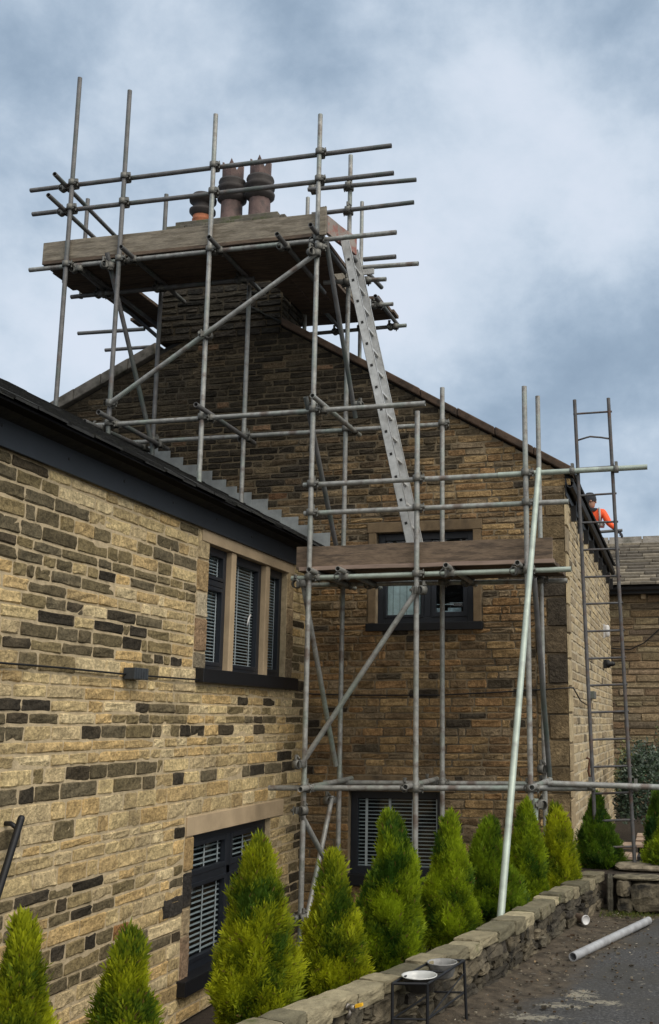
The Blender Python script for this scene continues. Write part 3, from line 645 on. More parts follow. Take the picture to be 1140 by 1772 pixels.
# stepped lead flashing where the extension roof meets the gable
k = MB()
x = LX + .22; i = 0
while x > -5.75:
    w = rnd.uniform(.13, .20); zr = 1.80 + (LX + .28 - x) * sl
    zt = zr + rnd.uniform(.04, .065) + w * sl
    k.box((x - w, GY - .034 - .003 * (i % 2), zr - .05), (x + .012, GY - .030, zt)); x -= w; i += 1
bevel(k.build('flashing', M_LEAD, house), .003)
# chimney stack
CX0, CX1, CY0, CY1, CZ = -5.74, -4.25, GY - .012, GY + .62, 5.66
k = MB(); k.box((CX0, CY0, 4.30), (CX1, CY1, CZ), (.26, .26, .25)); stk = k.build('chimney_stack', M_MORTG, house)
ck = MB()
def ccol(x, z, rr):
    c = rr.choice([(.030, .028, .024), (.040, .035, .028), (.024, .023, .020), (.05, .045, .034)]); kk = rr.uniform(.8, 1.2); return tuple(v * kk for v in c)
stones(ck, (0, CY0, 0), (1, 0, 0), (0, 0, 1), (0, -1, 0), rows_between([4.30, CZ], .08), lambda v: (max(CX0, -99), CX1), ccol, (), lmin=.18, lmax=.42, th=.018)
stones(ck, (CX1, 0, 0), (0, 1, 0), (0, 0, 1), (1, 0, 0), rows_between([4.30, CZ], .08), lambda v: (CY0, CY1), ccol, (), lmin=.18, lmax=.36, th=.018)
stones(ck, (CX0, 0, 0), (0, 1, 0), (0, 0, 1), (-1, 0, 0), rows_between([4.30, CZ], .08), lambda v: (CY0, CY1), ccol, (), lmin=.18, lmax=.36, th=.018)
ck.build('stonework', M_STONEG, stk, fixn=False)
k = MB()
x = CX0 - .02
while x < CX1 + .01:
    w = rnd.uniform(.2, .34); c = min(x + w, CX1 + .02); k.box((x + .004, CY0 - .03, CZ + .002), (c - .004, CY1 + .03, CZ + .085)); x += w
k.box((CX0 + .1, CY0 + .03, CZ + .09), (CX1 - .1, CY1 - .05, CZ + .16))
bevel(k.build('cap', mat('mossy_cap', (.12, .11, .09), .9, nscale=9, namp=.4, tint=(.07, .085, .03), tscale=5, bump=.5), stk), .01)
PB = CZ + .12
def crown_pot(cx):
    y = 10.95; r = .135
    k = MB(); k.lathe((cx, y, PB), [(r * 1.08, 0), (r * 1.06, .04), (r, .05), (r * .95, .46)], 12)
    pot = k.build('chimney_pot', M_POT2, house)
    n = 24; m1 = MB()
    # crown: upright points cut from the rim
    for q in range(6):
        a0 = 2 * math.pi * (q + .25) / 6; a1 = 2 * math.pi * (q + 1.25) / 6; am = (a0 + a1) / 2; rr_ = r * .93
        P = lambda a, h, e=0: (cx + (rr_ + e) * math.cos(a), y + (rr_ + e) * math.sin(a), PB + h)
        zt = .94 - .02 * (q % 2)
        vs = [P(a0, .46), P(am, .46), P(a1, .46), P(a0, .77), P(am, zt * .97, .014), P(a1, .77), P(a0, .46, -.022), P(am, .46, -.022), P(a1, .46, -.022), P(a0, .77, -.022), P(am, zt * .97, -.010), P(a1, .77, -.022)]
        m1.add(vs, [(0, 1, 4, 3), (1, 2, 5, 4), (7, 6, 9, 10), (8, 7, 10, 11), (3, 4, 10, 9), (4, 5, 11, 10), (0, 3, 9, 6), (2, 8, 11, 5)])
    m1.build('crown', M_POT2, pot)
    m2 = MB(); m2.lathe((cx, y, PB), [(r * .97, .38), (r * 1.30, .42), (r * 1.34, .46), (r * 1.12, .48), (r * 1.12, .51), (r * 1.30, .53), (r * 1.34, .57), (r * 1.12, .60), (r * 1.25, .64), (r * 1.18, .67), (r * .97, .67)], 24)
    m2.build('collar', M_CLAYD, pot)
crown_pot(-5.08); crown_pot(-4.72)
k = MB(); r = .115; k.lathe((-5.46, 10.95, PB), [(r * 1.1, 0), (r, .03), (r, .18), (r * 1.06, .19), (r * 1.06, .21), (r, .22), (r, .34)], 24); pot = k.build('chimney_pot', M_POT1, house)
k = MB(); k.lathe((-5.46, 10.95, PB), [(r * 1.02, .25), (r * 1.38, .30), (r * 1.38, .33), (r * 1.02, .35), (r * .9, .37), (r * .9, .42), (r * 1.4, .44), (r * 1.44, .48), (r * 1.1, .53), (r * .5, .55), (0, .555)], 24); k.build('cowl', M_CLAYD, pot)

# wall fittings on the side of the house
k = MB(); p = at_x(1046, 1092, GXR + .02); k.lathe((GXR + .05, p.y, p.z - .09), [(0, 0), (.03, .005), (.045, .03), (.045, .15), (.03, .175), (0, .18)], 16); k.box((GXR + .0, p.y - .04, p.z - .10), (GXR + .03, p.y + .04, p.z + .10))
tag(k.build('wall_light', M_WHITE, org=(GXR, p.y, p.z)), 'small white light fitting high on the narrow side wall', 'light')
fl = thing('floodlight', 'black floodlight on the side wall just below the small white light', 'light', at_x(1046, 1149, GXR + .02))
p = at_x(1046, 1149, GXR + .02)
k = MB(); k.box((GXR + .0, p.y - .05, p.z - .06), (GXR + .05, p.y + .05, p.z + .06)); k.build('mount', M_BLACK, fl)
k = MB(); k.lathe((GXR + .05, p.y, p.z), [(.055, 0), (.06, .03), (.035, .06), (.035, .09), (.02, .12), (0, .12)], 14, (1, -.1, 0)); k.build('lamp_head', M_BLACK, fl)
k = MB(); p = at_x(1026, 1203, GXR + .03); k.box((GXR + .0, p.y - .14, p.z - .045), (GXR + .06, p.y + .14, p.z + .045)); tag(bevel(k.build('vent_box', M_STEELD, org=(GXR, p.y, p.z))), 'small grey box fixed halfway up the side wall behind the steel ladder', 'box')
k = MB(); p = at_x(1018, 1330, GXR + .03); k.path([(GXR + .01, p.y, p.z + .12), (GXR + .05, p.y, p.z + .1), (GXR + .03, p.y - .02, p.z - .03), (GXR + .05, p.y + .02, p.z - .13), (GXR + .08, p.y + .03, p.z - .11)], .014, 8)
tag(k.build('wall_hook', mat('rusty_iron', (.10, .045, .025), .85, nscale=30, namp=.4), org=(GXR, p.y, p.z)), 'rusty iron hook hanging on the side wall low beside the steel ladder', 'hook')

# ================================================================== FAR BUILDING
FY = 18.2
far = thing('far_building', 'far stone building with a stone slate roof, at the right behind the steel ladder', 'building', (2, FY, -1.3))
k = MB(); k.box((-3, FY, -1.6), (9, FY + 6, 2.2)); k.build('wall', M_MORTG, far)
FC = [(.205, .155, .095), (.165, .12, .072), (.24, .185, .12), (.14, .105, .065), (.19, .15, .10), (.11, .085, .06)]
k = MB(); stones(k, (0, FY, 0), (1, 0, 0), (0, 0, 1), (0, -1, 0), rows_between([-1.5, 2.12], .105, var=.3), lambda v: (-1.6, 1.6), lambda x, z, rr: tuple(v * rr.uniform(.95, 1.05) * 1.5 for v in rr.choice(FC)), (), lmin=.3, lmax=.9, th=.022)
k.build('stonework', M_STONE, far, fixn=False)
k = MB()
zc0, zc1, yb = 2.27, 3.25, 1.25
nrow = 15
for i in range(nrow):
    s0, s1 = i / nrow, (i + 1) / nrow; x = -3.0
    while x < 9:
        w = rnd.uniform(.25, .6); c = rnd.choice([(.20, .175, .135), (.155, .135, .105), (.12, .105, .085), (.23, .20, .155)]); kk = rnd.uniform(.8, 1.15)
        dz = rnd.uniform(0, .012)
        y0 = FY - .25 + yb * s0; y1 = FY - .25 + yb * s1 + .05; z0 = zc0 + (zc1 - zc0) * s0; z1 = zc0 + (zc1 - zc0) * s1
        k.add([(x, y0, z0 + dz), (x + w - .01, y0, z0 + dz), (x + w - .01, y1, z1), (x, y1, z1), (x, y0, z0 + .035 + dz), (x + w - .01, y0, z0 + .035 + dz), (x + w - .01, y1, z1 + .02), (x, y1, z1 + .02)],
              [(0, 3, 2, 1), (4, 5, 6, 7), (0, 1, 5, 4), (1, 2, 6, 5), (2, 3, 7, 6), (3, 0, 4, 7)], tuple(v * kk for v in c)); x += w
k.prism([(-3, FY - .2, 2.21), (-3, FY + 1.0, 3.22), (-3, FY + 2.3, 2.21)], (12, 0, 0), (.05, .045, .04))
k.build('roof', M_SLATE2, far)
k = MB()
x = -3.0
while x < 9: k.prism([(x + .01, FY + .86, 3.16), (x + .01, FY + 1.0, 3.31), (x + .01, FY + 1.14, 3.16)], (.58, 0, 0)); x += .6
k.build('ridge_tile', M_COPE, far)
k = MB(); k.prism([(-3, FY - .36 + a, 2.22 + z_) for a, z_ in prof], (12, 0, 0)); k.box((-3, FY - .24, 2.12), (9, FY - .03, 2.21)); k.build('gutter', M_BLACK, far)
k = MB(); p = at_y(1113, 1027, FY - .1); k.box((p.x - .04, FY - .12, p.z - .09), (p.x + .04, FY - .03, p.z + .09)); bevel(k.build('alarm_box', M_SAND, far))
k = MB(); k.path([at_y(u, v, FY - .06) for u, v in ((1040, 1118), (1060, 1122), (1090, 1124), (1115, 1112), (1145, 1085), (1190, 1040))], .01, 6); tag(k.build('hanging_cable', M_BLACK), 'dark cable drooping across the front of the far building', 'cable')

# ================================================================== SCAFFOLD
F0, B0 = 9.2, 10.15      # front and back planes of standards
scf = thing('scaffold', 'two-level tubular steel scaffold with board platforms around the gable and chimney', 'scaffold', (-3.36, F0, GZ))
TR = .0242
stds, ledg, trans = [], [], []
def tubepart(name, p, q, m=None, r=TR, seg=14):
    p, q = Vector(p), Vector(q); mb = MB(); mb.tube(p, q, r, seg); return mb.build(name, m or M_STEEL, scf, org=(p + q) / 2, fixn=False)
def std(x, y, z0, z1, dx=0, m=None):
    tubepart('standard', (x + dx, y, z0), (x, y, z1), m); stds.append((x, y, z0, z1))
for x, zt, zb in ((-6.11, 6.87, 3.02), (-5.50, 6.63, 2.70), (-4.49, 6.21, 2.16), (-3.34, 6.05, GZ), (-2.31, 2.85, -1.95), (-1.30, 3.02, -1.42)): std(x, F0, zb, zt, m=M_STEELD if x < -5 else M_STEEL)
for x, zt, zb in ((-6.52, 5.98, 4.75), (-5.52, 5.92, 2.75), (-4.46, 4.70, 2.2), (-3.32, 6.13, GZ), (-2.285, 3.38, GZ), (-1.30, 3.22, -1.5)): std(x, B0, zb, zt, m=M_STEELD if x < -5 else M_STEEL)
std(-3.72, 11.87, 3.9, 6.50); std(-4.20, 11.2, 4.4, 6.27)
def led(name, a, b_, Y, m=None, rec=True):
    p, q = at_y(a[0], a[1], Y), at_y(b_[0], b_[1], Y); tubepart(name, p, q, m)
    if rec: ledg.append((p, q))
LF = F0 + .05; LB = B0 + .05
led('guard_rail', (52.8, 329.8), (677.2, 252), LF, M_STEELD); led('guard_rail', (56.3, 370.9), (681, 299.4), LF, M_STEELD)
led('ledger', (51, 467.4), (685.8, 402), LF)
led('ledger', (125.8, 739), (735.5, 697.9), LF); led('ledger', (191.6, 768), (772, 734), LB)
led('guard_rail', (525, 839.6), (935, 819), LF); led('guard_rail', (862, 822), (1120, 808), LF - .012, M_GREEN); led('guard_rail', (526.3, 888.7), (983.8, 868), LF)
led('ledger', (504.4, 1001), (988, 985), LF, M_GREEN); led('ledger', (500, 1013), (981.6, 1005), LB)
led('ledger', (465, 1363.5), (1030, 1364), LF); led('ledger', (560, 1354), (1000, 1357), LB); led('ledger', (948, 1355.5), (1190, 1364), LF - .03)
led('guard_rail', (533, 328), (720, 311), LB - .1, M_STEELD); led('guard_rail', (540, 371), (716, 350), LB - .1, M_STEELD)
led('ledger', (620, 463.5), (724, 456), 9.85); led('ledger', (629, 449), (685, 444), 9.62, M_STEELD); led('ledger', (560, 489), (668, 483), 10.08)
led('ledger', (123, 514), (440, 482), 9.86, M_STEELD)
led('ledger', (135, 577), (250, 569.5), 11.27, M_STEELD); led('ledger', (182, 606), (262, 600), 11.92, M_STEELD, False)
led('ledger', (560, 533.5), (680, 526), 11.27); led('ledger', (490, 582), (703, 563), 11.92)
def tr(x, y0, y1, z, m=None, x1=None, z1=None): p, q = Vector((x, y0, z)), Vector((x if x1 is None else x1, y1, z if z1 is None else z1)); tubepart('transom', p, q, m); trans.append((p, q))
# end guard rails, running back from the first standard
tr(-6.165, 8.96, 10.55, 5.61, M_STEELD, x1=-6.30); tr(-6.165, 8.88, 10.45, 5.33, M_STEELD, x1=-6.26)
# transoms carrying the upper platform, their ends poking out in front
for u, v in ((209, 427), (361, 410), (479, 405), (537, 389)):
    p = at_y(u, v, 8.98); tr(p.x, 8.98, 10.4, p.z, M_STEELD, z1=p.z - .02)
tr(-5.98, 9.22, 12.0, 4.66, M_STEELD, x1=-6.35, z1=4.8); tr(-3.15, 9.5, 10.5, 4.70, M_STEELD, x1=-3.05)
tr(-3.30, 11.1, 12.05, 4.87, M_STEELD, x1=-3.28); tr(-4.0, 11.1, 12.0, 4.84, M_STEELD); tr(-6.0, 9.3, 11.9, 4.70, M_STEELD)
# middle lift transoms
for a, b_, m in (((145.5, 729), (262, 781), M_STEELD), ((170, 713), (290, 777), M_STEELD), ((338.5, 700), (440, 767), M_STEELD), ((540, 684.5), (622, 753), M_STEEL)):
    p, q = at_y(a[0], a[1], 8.92), at_y(b_[0], b_[1], 10.40); tubepart('transom', p, q, m); trans.append((p, q))
for u in (534, 584, 771, 895):
    p = at_y(u, {534: 985, 584: 990, 771: 985, 895: 975}[u], 9.02); tr(p.x, 9.02, 10.42, 1.362)
for a, b_ in (((519, 1366), (608, 1347)), ((701, 1362), (756, 1348)), ((920, 1363), (952, 1349))):
    p, q = at_y(a[0], a[1], 8.98), at_y(b_[0], b_[1], 10.32); tubepart('transom', p, q); trans.append((p, q))
p, q = at_y(508, 1591, 8.98), at_y(546, 1577, 10.0); tubepart('transom', p, q)
led('ledger', (866, 822), (866.1, 822), LF, rec=False) if False else None
# braces
def br(a, Ya, b_, Yb, m=None): tubepart('brace', at_y(a[0], a[1], Ya), at_y(b_[0], b_[1], Yb), m)
br((552, 435), F0 - .055, (187, 700), F0 - .055); br((725, 1016), F0 - .055, (521, 1323), F0 - .055)
br((185, 437), F0 - .03, (262, 765), B0 - .06, M_STEELD); br((564, 417), F0 + .02, (615, 723), B0 + .05, M_STEELD)
br((529, 687), F0 - .03, (581, 943), B0 - .02, M_STEELD); br((523, 1003), F0 - .0, (581, 1325), B0 - .05)
br((924, 1000), F0 + .05, (951, 1343), B0 - .05, M_STEELD); br((518, 1404), F0 - .055, (580, 1520), F0 - .055 + .5); br((574.5, 1379), B0 - .06, (524, 1622), F0 + .08)
tubepart('spigot', at_y(926.6, 1382, 9.12), at_y(926, 1450, 9.12), M_GREEN)
# boards: each a separate plank
def board(p0, p1, w, th, m, name='scaffold_board'):
    """p0,p1 corner ends along the length; w = vector across; th = vector of thickness"""
    p0, p1, w, th = map(Vector, (p0, p1, w, th)); mb = MB(); n = 8
    vs = []
    sag = [rnd.uniform(-.004, .004) for _ in range(n + 1)]
    for i in range(n + 1):
        c = p0 + (p1 - p0) * (i / n) + Vector((0, 0, sag[i])); vs += [c, c + w, c + w + th, c + th]
    fs = [(0, 1, 2, 3), (4 * n + 3, 4 * n + 2, 4 * n + 1, 4 * n)]
    for i in range(n):
        for j in range(4): fs.append((4 * i + j, 4 * i + 4 + j, 4 * i + 4 + (j + 1) % 4, 4 * i + (j + 1) % 4))
    mb.add(vs, fs); return bevel(mb.build(name, m, scf, org=(p0 + p1) / 2), .003)
Hd = 4.735
for i in range(4): board((-6.44 + rnd.uniform(-.03, .05), 9.22 + i * .228, Hd), (-3.30, 9.22 + i * .228, Hd - .0), (0, .222, 0), (0, 0, .038), M_WOODU)
board((-6.42, 9.232, Hd + .04), (-3.30, 9.232, Hd + .04), (0, .036, 0), (0, 0, .215), M_WOODG, 'toe_board')
board((-6.44, 9.22, Hd - .0), (-6.44, 10.05, Hd), (.038, 0, 0), (0, 0, .19), M_WOODU, 'toe_board') if False else None
for x in (-6.26, -6.03): board((x, 10.12, Hd + .02), (x, 11.22, Hd + .04), (.222, 0, 0), (0, 0, .038), M_WOODU)
for x in (-4.21, -3.98, -3.75): board((x, 10.12, Hd), (x, 11.22, Hd + .02), (.222, 0, 0), (0, 0, .038), M_WOODU)
board((-3.56, 9.95, Hd + .05), (-3.56, 11.25, Hd + .07), (.036, 0, 0), (0, 0, .20), M_WOODG, 'toe_board')
for i in range(3): board((-6.52 if i == 0 else -6.35, 11.25 + i * .23, Hd + .17), (-3.30 + .03 * i, 11.25 + i * .23, Hd + .17), (0, .222, 0), (0, 0, .038), M_WOODU)
board((-3.285, 9.24, Hd + .03), (-3.13, 9.72, Hd - .0), (.036, 0, 0), (0, 0, .19), M_RED, 'toe_board')
board((-3.30, 9.14, Hd - .03), (-3.235, 9.14, Hd - .03), (0, .03, 0), (0, 0, .30), M_WOODG, 'toe_board')
Ld = 1.388
for i in range(4): board((-3.52 + rnd.uniform(0, .05), 9.296 + i * .222, Ld), (-1.07 + rnd.uniform(-.03, .02), 9.296 + i * .222, Ld), (0, .216, 0), (0, 0, .038), M_WOODU)
board((-3.49, 9.255, Ld + .012), (-1.08, 9.255, Ld + .012), (0, .036, 0), (0, 0, .215), M_WOODB, 'toe_board')
board((-3.45, 9.215, Ld - .006), (-1.06, 9.215, Ld - .006), (0, .035, 0), (0, 0, .036), mat('pink_board', (.27, .20, .165), .88, nscale=5, namp=.3, stretch=(.5, 5, 5)))
# couplers where standards meet ledgers
def coupler_mesh(ax):
    mb = MB()
    mb.lathe((0, 0, -.024), [(.026, 0), (.033, .002), (.033, .046), (.026, .048)], 14)
    mb.tube((.034, -.012, 0), (.062, -.012, 0), .012, 6, 0); mb.box((.028, -.02, -.02), (.045, .02, .02)); mb.tube((.05, .0, -.03), (.05, .0, .03), .006, 6, 0)
    mb.lathe((-.024, .05, 0), [(.026, 0), (.033, .002), (.033, .046), (.026, .048)], 14, (1, 0, 0))
    mb.box((-.02, .02, -.024), (.02, .045, .024)); mb.tube((-.03, .05, .036), (.0, .05, .062), .008, 6, 0); mb.tube((.0, .06, .034), (.0, .06, .066), .012, 6, 0)
    o = mb.build('coupler', M_COUP, None, fixn=False); return o
coup0 = coupler_mesh('x'); first = [True]; ncoup = 0
def coupler(pos, rz=0):
    global ncoup
    if ncoup >= 95: return
    if first[0]: c = coup0; first[0] = False
    else: c = coup0.copy(); C.objects.link(c)
    c.scale = (1.25, 1.25, 1.3); c.parent = scf; c.location = Vector(pos) - Vector(scf.location); c.rotation_euler = (rnd.uniform(-.05, .05), 0, rz); ncoup += 1
for p, q in ledg:
    for (x, y, z0, z1) in stds:
        lo, hi = min(p.x, q.x), max(p.x, q.x)
        if lo - .02 < x < hi + .02 and abs(p.y - y) < .12:
            z = p.z + (q.z - p.z) * (x - p.x) / (q.x - p.x)
            if z0 + .02 < z < z1 + .02: coupler((x, y, z), 0 if p.y > y else math.pi)
for p, q in trans:
    for (a, b_) in ledg:
        for yl in (a.y,):
            if min(p.y, q.y) < yl < max(p.y, q.y):
                t_ = (yl - p.y) / (q.y - p.y); pt = p + (q - p) * t_
                if min(a.x, b_.x) < pt.x < max(a.x, b_.x):
                    zl = a.z + (b_.z - a.z) * (pt.x - a.x) / (b_.x - a.x)
                    if abs(zl - pt.z) < .09: coupler((pt.x, yl, min(pt.z, zl) + .0), math.pi / 2)
for (u, v, Y) in ((548, 438, 9.15), (350, 580, 9.16), (190, 697, 9.16), (723, 1022, 9.16), (522, 1322, 9.16), (191, 460, 9.18), (616, 700, 10.12), (943, 1330, 10.1), (926, 1392, 9.15), (518, 1402, 9.15), (575, 1384, 10.1), (520, 1588, 9.15), (552, 427, 9.18), (524, 1010, 9.2)): coupler(at_y(u, v, Y), rnd.uniform(0, 6))
k = MB()
for (u, v) in ((118, 447), (148, 449)): pass
# loose coupler bundle hung on the short rail
for j in range(4): coupler(at_y(540 - j * 3, 326 + j * 4, 10.12), j * 1.3)

# loose green tube leaning from the low wall to the scaffold
k = MB(); A = at_y(932, 812, 9.10); B = at_y(866, 1589, 6.88); k.tube(B, A, .0245, 16)
tag(k.build('leaning_tube', M_GREEN, org=B, fixn=False), 'pale green steel tube leaning from the low stone wall up against the scaffold', 'tube')
# tube lying on the drive
k = MB(); A = at_z(991, 1656, DZ + .03); B = at_z(1122, 1593, DZ + .03); k.tube(A, B, .0275, 20, .005)
tag(k.build('loose_tube', mat('pale_steel', (.40, .41, .43), .5, .3, nscale=10, namp=.22, col2=(.25, .25, .26), contrast=(.5, .7)), org=A, fixn=False), 'grey steel tube lying loose on the driveway', 'tube')
k = MB(); p = at_z(1013, 1592, DZ + .062)
k.tube(p + Vector((-.10, .11, 0)), p, .032, 16, .004); 
cupo = k.build('plastic_pipe', mat('dirty_pipe', (.10, .07, .05), .7), org=p, fixn=False); tag(cupo, 'short capped length of plastic pipe lying by the foot of the low wall', 'pipe')
k = MB(); k.lathe(p, [(.033, -.006), (.034, .006), (.031, .008), (.029, .002), (0, .001)], 20, (.10, -.11, 0)); k.build('cap', M_WHITE, cupo)

# ------------------------------------------------------------------ aluminium ladder
lad = thing('aluminium_ladder', 'pale aluminium ladder rising from the lower board platform to the upper one', 'ladder', (-2.38, 9.4, 1.43))
P0 = at_y(709, 935, 9.42); P1 = at_y(594, 407, 9.42); dv = (P1 - P0).normalized(); P0 = P0 - dv * ((P0.z - 1.43) / dv.z)
Ln = (P1 - P0).length; off = Vector((0, .36, 0)); nrm = dv.cross(Vector((0, 1, 0))).normalized()
for s_ in (0, 1):
    k = MB(); a, c = P0 + off * s_, P1 + off * s_
    k.obox(a, c, nrm, .085, .006); 
    for e in (-.0395, .0395): k.obox(a + nrm * e + Vector((0, .012, 0)), c + nrm * e + Vector((0, .012, 0)), nrm, .006, .03)
    st_ = bevel(k.build('stile', M_ALU, lad, fixn=False), .0015)
    t_ = .18
    while t_ < Ln - .05:
        k = MB(); q = P0 + dv * t_ + off * s_ + Vector((0, -.004 if s_ == 0 else .004, 0)); k.obox(q - Vector((0, .002, 0)), q + Vector((0, .002, 0)), dv, .026, .026); k.build('rung_end', M_HOLE, st_); t_ += .232
t_ = .18
while t_ < Ln - .05:
    k = MB(); q = P0 + dv * t_; k.obox(q + Vector((0, .004, 0)), q + off - Vector((0, .004, 0)), dv, .028, .028); bevel(k.build('rung', M_ALU, lad, fixn=False), .003); t_ += .232
k = MB(); q = P0 + dv * (Ln - .25) + off; k.box((q.x - .02, q.y + .01, q.z - .03), (q.x + .16, q.y + .03, q.z + .03)); q = q - dv * .35; k.box((q.x - .05, q.y + .005, q.z - .06), (q.x + .05, q.y + .04, q.z + .04)); bevel(k.build('hook', M_ALU, lad), .004)

# ------------------------------------------------------------------ steel ladder against the rails on the right
l2 = thing('steel_ladder', 'tall dark steel ladder with a bent upper rung, clamped upright at the right', 'ladder', (-.44, 9.27, -1.2))
YL = 9.275
La, Lb = at_y(994, 692, YL), at_y(1029, 1420, YL); Ra, Rb = at_y(1052.5, 689, YL), at_y(1098.5, 1500, YL)
Lb = La + (Lb - La) * ((Rb.z - La.z) / (Lb.z - La.z))
for a, c in ((La, Lb), (Ra, Rb)):
    k = MB(); k.tube(a, c, .0165, 12); k.build('stile', M_RUST, l2, fixn=False)
for i, v in enumerate([713, 0, 808, 855, 902, 949, 996, 1042.5, 1090, 1137, 1183.5, 1230, 1277, 1324, 1370, 1417, 1463]):
    k = MB()
    if i == 1:
        k.path([at_y(996, 763, YL), at_y(1015, 757, YL), at_y(1021, 755.5, YL), at_y(1040, 757, YL), at_y(1056, 759.5, YL)], .0085, 8)
    else:
        a = La + (Lb - La) * ((at_y(1000, v + 3, YL).z - La.z) / (Lb.z - La.z)); c = Ra + (Rb - Ra) * ((at_y(1060, v - (1 if v < 900 else -1), YL).z - Ra.z) / (Rb.z - Ra.z))
        e = (c - a).normalized() * .025; k.tube(a - e * .7, c + e, .0095, 8, 0)
    k.build('rung', M_RUST, l2, fixn=False)
for u, v in ((990, 815), (1066, 812), (1021, 1360), (1100, 1363)):
    k = MB(); p = at_y(u, v, YL - .04); k.lathe(p - Vector((.022, 0, 0)), [(.027, 0), (.034, .002), (.034, .042), (.027, .044)], 12, (1, 0, 0)); k.box(p + Vector((-.012, -.012, .02)), p + Vector((.014, .05, .07))); k.build('clamp', M_COUP, l2)

# ================================================================== LOW RETAINING WALL
rw = thing('retaining_wall', 'low mossy dry stone wall edging the driveway, topped with flat stones', 'wall', (-1.2, 6.5, DZ))
def rock(mb, c, ax, ay, az, sx, sy, sz, col, seed, amp=.18, n=3, rnd_=.10):
    """rough block: subdivided box, corners rounded, pushed about by noise"""
    ax, ay, az, c = Vector(ax), Vector(ay), Vector(az), Vector(c); idx = {}; vs = []; fs = []
    def vert(i, j, l):
        if (i, j, l) in idx: return idx[(i, j, l)]
        p = Vector((2 * i / n - 1, 2 * j / n - 1, 2 * l / n - 1)); q = p * (1 - rnd_ * max(0, (abs(p.x) ** 4 + abs(p.y) ** 4 + abs(p.z) ** 4) - 1))
        w = noise.noise_vector(p * 1.3 + Vector((seed * 7.3, seed * 3.1, seed))) * amp + noise.noise_vector(p * 3.6 + Vector((seed, seed, seed * 2))) * amp * .55
        q += w; vs.append(c + ax * (q.x * sx / 2) + ay * (q.y * sy / 2) + az * (q.z * sz / 2)); idx[(i, j, l)] = len(vs) - 1; return len(vs) - 1
    for i in range(n):
        for j in range(n):
            for (l, f) in ((0, 1), (n, 0)):
                for ori in range(3):
                    def m_(a, b_):
                        return (vert(a, b_, l), vert(a, l, b_), vert(l, a, b_))[ori]
                    q = [m_(i, j), m_(i + 1, j), m_(i + 1, j + 1), m_(i, j + 1)]; fs.append(tuple(q))
    mb.add(vs, fs, col)
RC = [(.115, .098, .068), (.085, .073, .053), (.14, .118, .082), (.065, .057, .044), (.10, .088, .065), (.05, .044, .036)]
wr = MB(); wc = MB(); core = MB()
up = Vector((0, 0, 1))
def fdir(y): return Vector((facex(y + .15) - facex(y - .15), .3, 0)).normalized()
Y0, Y1 = 1.0, 8.78; yy = Y0
while yy < Y1:
    y2 = min(yy + .35, Y1); a_, b_ = Vector((facex(yy), yy, 0)), Vector((facex(y2), y2, 0)); n1_, n2_ = fdir(yy), fdir(y2); n1_ = Vector((n1_.y, -n1_.x, 0)); n2_ = Vector((n2_.y, -n2_.x, 0))
    core.prism([a_ - n1_ * .045 + up * (DZ - .1), b_ - n2_ * .045 + up * (DZ - .1), b_ - n2_ * .13 + up * (DZ - .1), a_ - n1_ * .13 + up * (DZ - .1)], (0, 0, .345)); yy = y2
sd_ = 0
for row, (z0, z1) in enumerate(((DZ - .05, DZ + .03), (DZ + .025, DZ + .09), (DZ + .085, DZ + .145), (DZ + .14, DZ + .215))):
    yy = Y0
    while yy < Y1:
        dirv = fdir(yy); nv = Vector((dirv.y, -dirv.x, 0))
        w = rnd.uniform(.07, .26); c = Vector((facex(yy + w / 2), yy + w / 2, 0)) - nv * (.065 + rnd.uniform(-.012, .02)) + up * ((z0 + z1) / 2 + rnd.uniform(-.01, .01)); kk = rnd.uniform(.55, 1.3)
        ta = dirv.copy(); ta.z = rnd.uniform(-.14, .14)
        rock(wr, c, ta.normalized(), nv, up, w * 1.0, .13, (z1 - z0) * rnd.uniform(.85, 1.15), tuple(v * kk for v in rnd.choice(RC)), sd_, .26, 5, .05); sd_ += 1; yy += w * dirv.y
yy = Y0
while yy < Y1:
    dirv = fdir(yy); nv = Vector((dirv.y, -dirv.x, 0))
    w = rnd.uniform(.10, .30); h_ = rnd.uniform(.052, .085); c = Vector((facex(yy + w / 2), yy + w / 2, 0)) - nv * (.062 + rnd.uniform(-.012, .012)) + up * (-1.163 - h_ / 2 + rnd.uniform(-.012, .006)); kk = rnd.uniform(.8, 1.25)
    ta = dirv.copy(); ta.z = rnd.uniform(-.05, .05)
    rock(wc, c, ta.normalized(), nv, up, w * .98, rnd.uniform(.13, .165), h_, tuple(v * kk for v in rnd.choice([(.24, .21, .14), (.18, .16, .108), (.27, .235, .155), (.13, .118, .08)])), sd_, .10, 7, .03); sd_ += 1; yy += w * dirv.y
core.build('core', M_SOIL, rw); wr.build('stonework', M_ROCK, rw); wc.build('coping', mat('coping_rock', vcol=True, rough=.92, nscale=12, namp=.3, bump=.8, bscale=34, bdist=.014, spec=.2, tint=(.06, .075, .02), tscale=6, tpos=(.60, .75)), rw)
